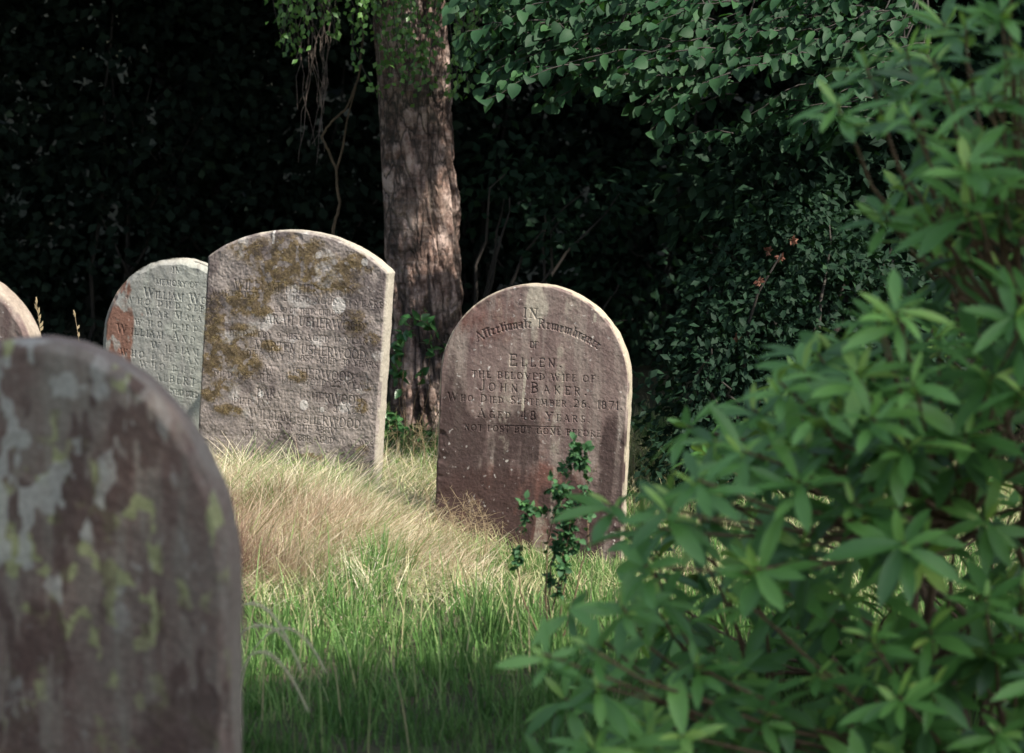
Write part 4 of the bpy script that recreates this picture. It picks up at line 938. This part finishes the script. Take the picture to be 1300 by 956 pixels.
# --- small-leaved rose bush and dark shrubs right of the right stone
def bush(name, label, category, clumps, n, L, Wd, mat, group=None, up=.5, blooms=0, gap=.40, gs=2.4, rows=2, shape='ovate', var=.45, stems=9, filt=None):
    c0 = clumps[0]; base = np.array([c0[0], c0[1], float(gz(c0[0], c0[1]))]); root = empty(name, base); tag(root, label, category, group); tw = []
    for k in range(stems):
        c = clumps[k % len(clumps)]; e = np.array(c[:3])+rng.normal(0, .45, 3)*np.array(c[3:6]); e[2] = max(e[2], base[2]+.2)
        tw.append(tube(curve(base+np.array([rng.normal(0, .08), rng.normal(0, .05), -.05]), e, (rng.normal(0, .1), 0, .1), 10, .015), np.linspace(.014, .003, 10), 5))
    v_, q_, a_ = merge(tw); link('stem', mesh_np('stem', v_-base, q_, {'var': a_}), M['darkbark'], root)
    v_, q_, a_ = clump_leaves(clumps, n, L, Wd, up=up, gap=gap, gs=gs, rows=rows, shape=shape, shell=.5, var=var, filt=lambda p: (p[:, 2] > gz(p[:, 0], p[:, 1])+.02) & (True if filt is None else filt(p)))
    link('foliage', mesh_np('foliage', v_-base, q_, {'var': a_}), M[mat], root)
    for k in range(blooms):
        c = clumps[rng.integers(len(clumps))]; d = norm(np.array([rng.normal(0, .6), -1, rng.normal(.2, .6)])); p = np.array(c[:3])+d*np.array(c[3:6])*.98
        n_ = 14; v2, q2, a2 = leaves(np.tile(p, (n_, 1)), rng.normal(0, 1, (n_, 3)), rng.normal(0, 1, (n_, 3)), .022, .014, .3, .3, 2)
        link('faded_bloom', mesh_np('faded_bloom', v2-base, q2, {'var': a2}), M['bloom'], root)
    return root
M['bloom'] = attr_mat('faded_bloom', [(0, (.12, .045, .03)), (1, (.24, .12, .08))], .7, .2)
def W_(px, py, Y, rx, ry, rz): p = at(px, py, Y); return (p[0], p[1], p[2], rx, ry, rz)
bush('rose_bush', 'dark small-leaved rose bush with faded rusty blooms, right of the ELLEN headstone', 'bush',
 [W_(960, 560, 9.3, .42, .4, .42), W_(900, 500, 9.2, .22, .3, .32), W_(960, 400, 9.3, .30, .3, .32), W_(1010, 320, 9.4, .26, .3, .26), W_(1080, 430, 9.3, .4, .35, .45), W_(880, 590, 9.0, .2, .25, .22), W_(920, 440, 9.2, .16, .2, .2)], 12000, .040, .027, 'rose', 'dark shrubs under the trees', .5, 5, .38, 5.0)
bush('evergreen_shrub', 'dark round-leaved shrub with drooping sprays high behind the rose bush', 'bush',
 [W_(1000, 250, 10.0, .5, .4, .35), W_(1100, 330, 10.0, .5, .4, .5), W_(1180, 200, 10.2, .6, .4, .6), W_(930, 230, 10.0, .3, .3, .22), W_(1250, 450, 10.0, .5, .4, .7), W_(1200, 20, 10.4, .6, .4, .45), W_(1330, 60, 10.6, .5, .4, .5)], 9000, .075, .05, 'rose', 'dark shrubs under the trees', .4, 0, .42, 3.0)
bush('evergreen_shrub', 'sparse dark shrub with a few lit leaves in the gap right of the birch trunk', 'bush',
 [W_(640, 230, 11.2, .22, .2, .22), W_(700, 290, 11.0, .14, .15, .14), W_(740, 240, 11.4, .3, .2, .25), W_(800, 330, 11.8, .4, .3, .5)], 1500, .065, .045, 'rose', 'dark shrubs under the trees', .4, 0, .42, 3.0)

# --- dark ivy-covered undergrowth behind
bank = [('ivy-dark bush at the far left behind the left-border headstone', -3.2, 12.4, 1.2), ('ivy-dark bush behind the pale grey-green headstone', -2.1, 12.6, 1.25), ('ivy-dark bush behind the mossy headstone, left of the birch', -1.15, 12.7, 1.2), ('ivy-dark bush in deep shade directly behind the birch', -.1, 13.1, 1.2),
        ('ivy-dark bush in deep shade behind the ELLEN headstone', .9, 13.0, 1.2), ('ivy-dark bush in deep shade behind the rose bush', 1.9, 12.9, 1.25), ('ivy-dark bush at the far right behind the rhododendrons', 3.0, 12.7, 1.3)]
for lab, x, y, z in bank:
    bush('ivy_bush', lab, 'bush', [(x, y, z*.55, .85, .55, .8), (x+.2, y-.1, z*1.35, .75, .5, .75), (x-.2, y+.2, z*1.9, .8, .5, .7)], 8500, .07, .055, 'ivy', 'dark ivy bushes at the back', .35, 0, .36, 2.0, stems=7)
v_, q_, a_ = clump_leaves([(x, y, z, 2.2, 1.0, 2.0) for x in np.arange(-9, 10, 1.8) for y, z in ((14.6, 1.6), (15.2, 4.2), (15.6, 6.2))], 42000, .22, .17, up=.3)
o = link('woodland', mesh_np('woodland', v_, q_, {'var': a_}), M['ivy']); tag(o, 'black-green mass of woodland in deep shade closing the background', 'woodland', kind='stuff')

# hanging dead twigs and the bent pale stem
tw = []
for k in range(16):
    x0 = rng.uniform(378, 415); a = at(x0+rng.normal(0, 6), -20, 10.7); e = at(rng.uniform(375, 412), rng.uniform(130, 215), 10.65)
    tw.append(tube(curve(a, e, (rng.normal(0, .03), 0, 0), 12, .008), np.linspace(.0022, .0009, 12), 4))
v_, q_, a_ = merge(tw); o = link('hanging_twigs', mesh_np('hanging_twigs', v_, q_, {'var': a_}), M['deadtwig'] if 'deadtwig' in M else bark_mat('dead_twig', (.07, .055, .045), (.12, .095, .08), (.17, .14, .12), 8, 8)); tag(o, 'bundle of thin dead twigs hanging in the dark left of the birch', 'twigs')
pts = [at(*p) for p in ((424, 330, 11.0), (423, 290, 11.0), (427, 275, 11.0), (432, 258, 11.0), (428, 240, 11.0), (427, 216, 11.0), (417, 192, 11.0), (408, 173, 11.0), (420, 155, 11.0), (440, 138, 11.0), (455, 100, 11.0), (462, 40, 11.0), (465, -60, 11.0))]
base = np.array([pts[0][0], 11.0, float(gz(pts[0][0], 11.0))-.05]); st = np.array([base]+pts); st2 = np.array([pts[5], pts[5]+np.array([.03, 0, .1]), at(441, 150, 11.0), at(452, 110, 10.9)])
ts_ = np.linspace(0, 1, 60); st_s = np.stack([np.interp(ts_, np.linspace(0, 1, len(st)), st[:, i]) for i in range(3)], 1)+rng.normal(0, .0015, (60, 3))
v_, q_, a_ = merge([tube(st_s, np.linspace(.008, .004, 60), 7), tube(st2, np.linspace(.006, .003, 4), 5)])
o = link('bent_stem', mesh_np('bent_stem', v_, q_, {'var': a_}), bark_mat('pale_stem', (.07, .05, .03), (.12, .085, .05), (.17, .12, .07), 8, 8)); tag(o, 'crooked pale brown woody stem rising behind the mossy headstone', 'stem')

# --- unseen trees added to shade the clearing, and the overhanging wood behind
G_ = 'unseen trees added around the clearing'
above = lambda p: out_of_view(p) | (p[:, 1] < 0)
up_ = 3.2
sc_l = [(4.0, 2.6, 5.2, 1.5, 1.2, 1.0), (5.6, 2.4, 5.6, 1.5, 1.4, 1.1), (3.0, 1.2, 5.6, 1.4, 1.3, .9), (4.6, .6, 6.0, 1.6, 1.4, 1.1), (6.6, 1.0, 5.8, 1.5, 1.5, 1.2), (3.4, 3.2, 4.6, 1.1, 1.0, .7), (5.2, 3.4, 4.8, 1.3, 1.0, .8), (6.8, 3.2, 5.2, 1.3, 1.2, 1.0), (2.2, .0, 6.0, 1.2, 1.2, .8), (2.6, 2.8, 4.7, .9, .9, .6)]
sc_l = [(a+SH[0]/math.tan(S_EL)*up_, b_+SH[1]/math.tan(S_EL)*up_, c_+up_, d_, e_, f_) for a, b_, c_, d_, e_, f_ in sc_l]
tree('unseen_shade_tree', 'large unseen tree added right of the clearing to shade the foreground', 'tree', G_, (7.6, -.2, 0), 9.0, .3, sc_l, 36000, .15, .12, M['canopy'], M['darkbark'], filt=above)
tree('unseen_shade_tree', 'unseen tree added right of the clearing to dapple the birch trunk', 'tree', G_, (6.6, 8.4, 0), 6.5, .22,
     [(2.4, 8.9, 4.6, 1.2, .9, .8), (3.8, 8.5, 5.4, 1.3, 1.1, .9), (5.2, 8.4, 6.0, 1.4, 1.3, 1.0), (6.6, 7.8, 5.6, 1.4, 1.4, 1.1), (1.2, 9.3, 4.2, 1.0, .8, .6), (4.6, 9.6, 4.6, 1.3, 1.0, .9)], 20000, .14, .11, M['canopy'], M['darkbark'], filt=above)
for lab, x, y, xs_c in (('overhanging tree of the wood at the back left', -4.2, 13.6, -3.4), ('overhanging tree of the wood left of the birch', -1.8, 14.0, -1.5), ('overhanging tree of the wood behind the birch', .6, 14.2, .7), ('overhanging tree of the wood at the back right', 3.4, 14.0, 2.9), ('overhanging tree of the wood at the far right edge', 5.8, 13.0, 5.0)):
    tree('woodland_tree', lab, 'tree', 'overhanging trees at the back', (x, y, float(gz(x, y))), 7.5, .2,
         [(xs_c, 10.9, 3.4, 1.5, 1.2, .75), (xs_c+.8, 12.2, 3.7, 1.5, 1.3, .9), (xs_c-.6, 13.4, 4.5, 1.6, 1.4, 1.1), (xs_c, 12.0, 5.4, 1.8, 1.6, 1.1), (xs_c+.2, 13.6, 6.8, 1.7, 1.5, 1.2)], 15000, .15, .12, M['canopy'], M['darkbark'], filt=lambda p: out_of_view(p) & (p[:, 1] > 9.7))
for lab, x, y, s in (('unseen tree added left of the headstones to block low sky', -6.5, 8.0, 1.0), ('unseen tree added left of the near headstone to block low sky', -6.5, 2.0, 1.0), ('unseen tree added behind the viewpoint to the left', -4.5, -5.5, 1.1), ('unseen tree added straight behind the viewpoint', 0.5, -7.5, 1.2), ('unseen tree added behind the viewpoint to the right', 5.8, -5.0, 1.1)):
    tree('unseen_ring_tree', lab, 'tree', G_, (x, y, 0), 6*s, .22, [(x, y, 1.6, 1.7, 1.7, 1.5), (x, y, 3.4*s, 2.0, 2.0, 1.5), (x+.4, y+.6, 5.2*s, 1.6, 1.7, 1.3)], 6000, .24, .19, M['canopy'], M['darkbark'], filt=lambda p: np.abs(p[:, 0]) > np.where((p[:, 1] > 0), .26*p[:, 1]+.5, -1))  # ring of unseen trees added to cut the low sky light

# ------------------------------------------------------------------ light, sky, camera
w = bpy.data.worlds.new('World'); sc.world = w; w.use_nodes = True; wn = w.node_tree; bg = wn.nodes['Background']
sky = wn.nodes.new('ShaderNodeTexSky'); sky.sky_type = 'NISHITA'; sky.sun_disc = False; sky.sun_elevation = S_EL; sky.sun_rotation = S_AZ; sky.air_density = 1.0; sky.dust_density = 1.5
hs = wn.nodes.new('ShaderNodeHueSaturation'); hs.inputs['Saturation'].default_value = .68; wn.links.new(sky.outputs[0], hs.inputs['Color']); wn.links.new(hs.outputs[0], bg.inputs[0]); bg.inputs[1].default_value = SKY if 'SKY' in globals() else .15
sl = bpy.data.lights.new('sun', 'SUN'); sl.energy = 4.2; sl.angle = R(.53); sl.color = (1, .93, .82); so = bpy.data.objects.new('sun', sl); C.objects.link(so)
from mathutils import Vector
sd = Vector((SH[0]*cos(S_EL), SH[1]*cos(S_EL), sin(S_EL))); so.rotation_euler = sd.to_track_quat('Z', 'Y').to_euler(); so.location = (4, -3, 9)
cd = bpy.data.cameras.new('camera'); co = bpy.data.objects.new('camera', cd); C.objects.link(co); sc.camera = co
co.location = (0, 0, CAMZ); co.rotation_euler = (pi/2-PITCH, 0, 0); cd.sensor_width = 36; cd.lens = 85; cd.clip_end = 2000
cd.dof.use_dof = True; cd.dof.focus_distance = 8.35; cd.dof.aperture_fstop = 3.5; cd.dof.aperture_blades = 7
sc.view_settings.view_transform = 'Standard'; sc.view_settings.look = 'None'; sc.view_settings.exposure = 1.0; sc.view_settings.gamma = 1
sc.render.engine = 'CYCLES'; sc.cycles.use_denoising = True; sc.cycles.max_bounces = 6; sc.cycles.diffuse_bounces = 3; sc.cycles.glossy_bounces = 2; sc.cycles.transmission_bounces = 3
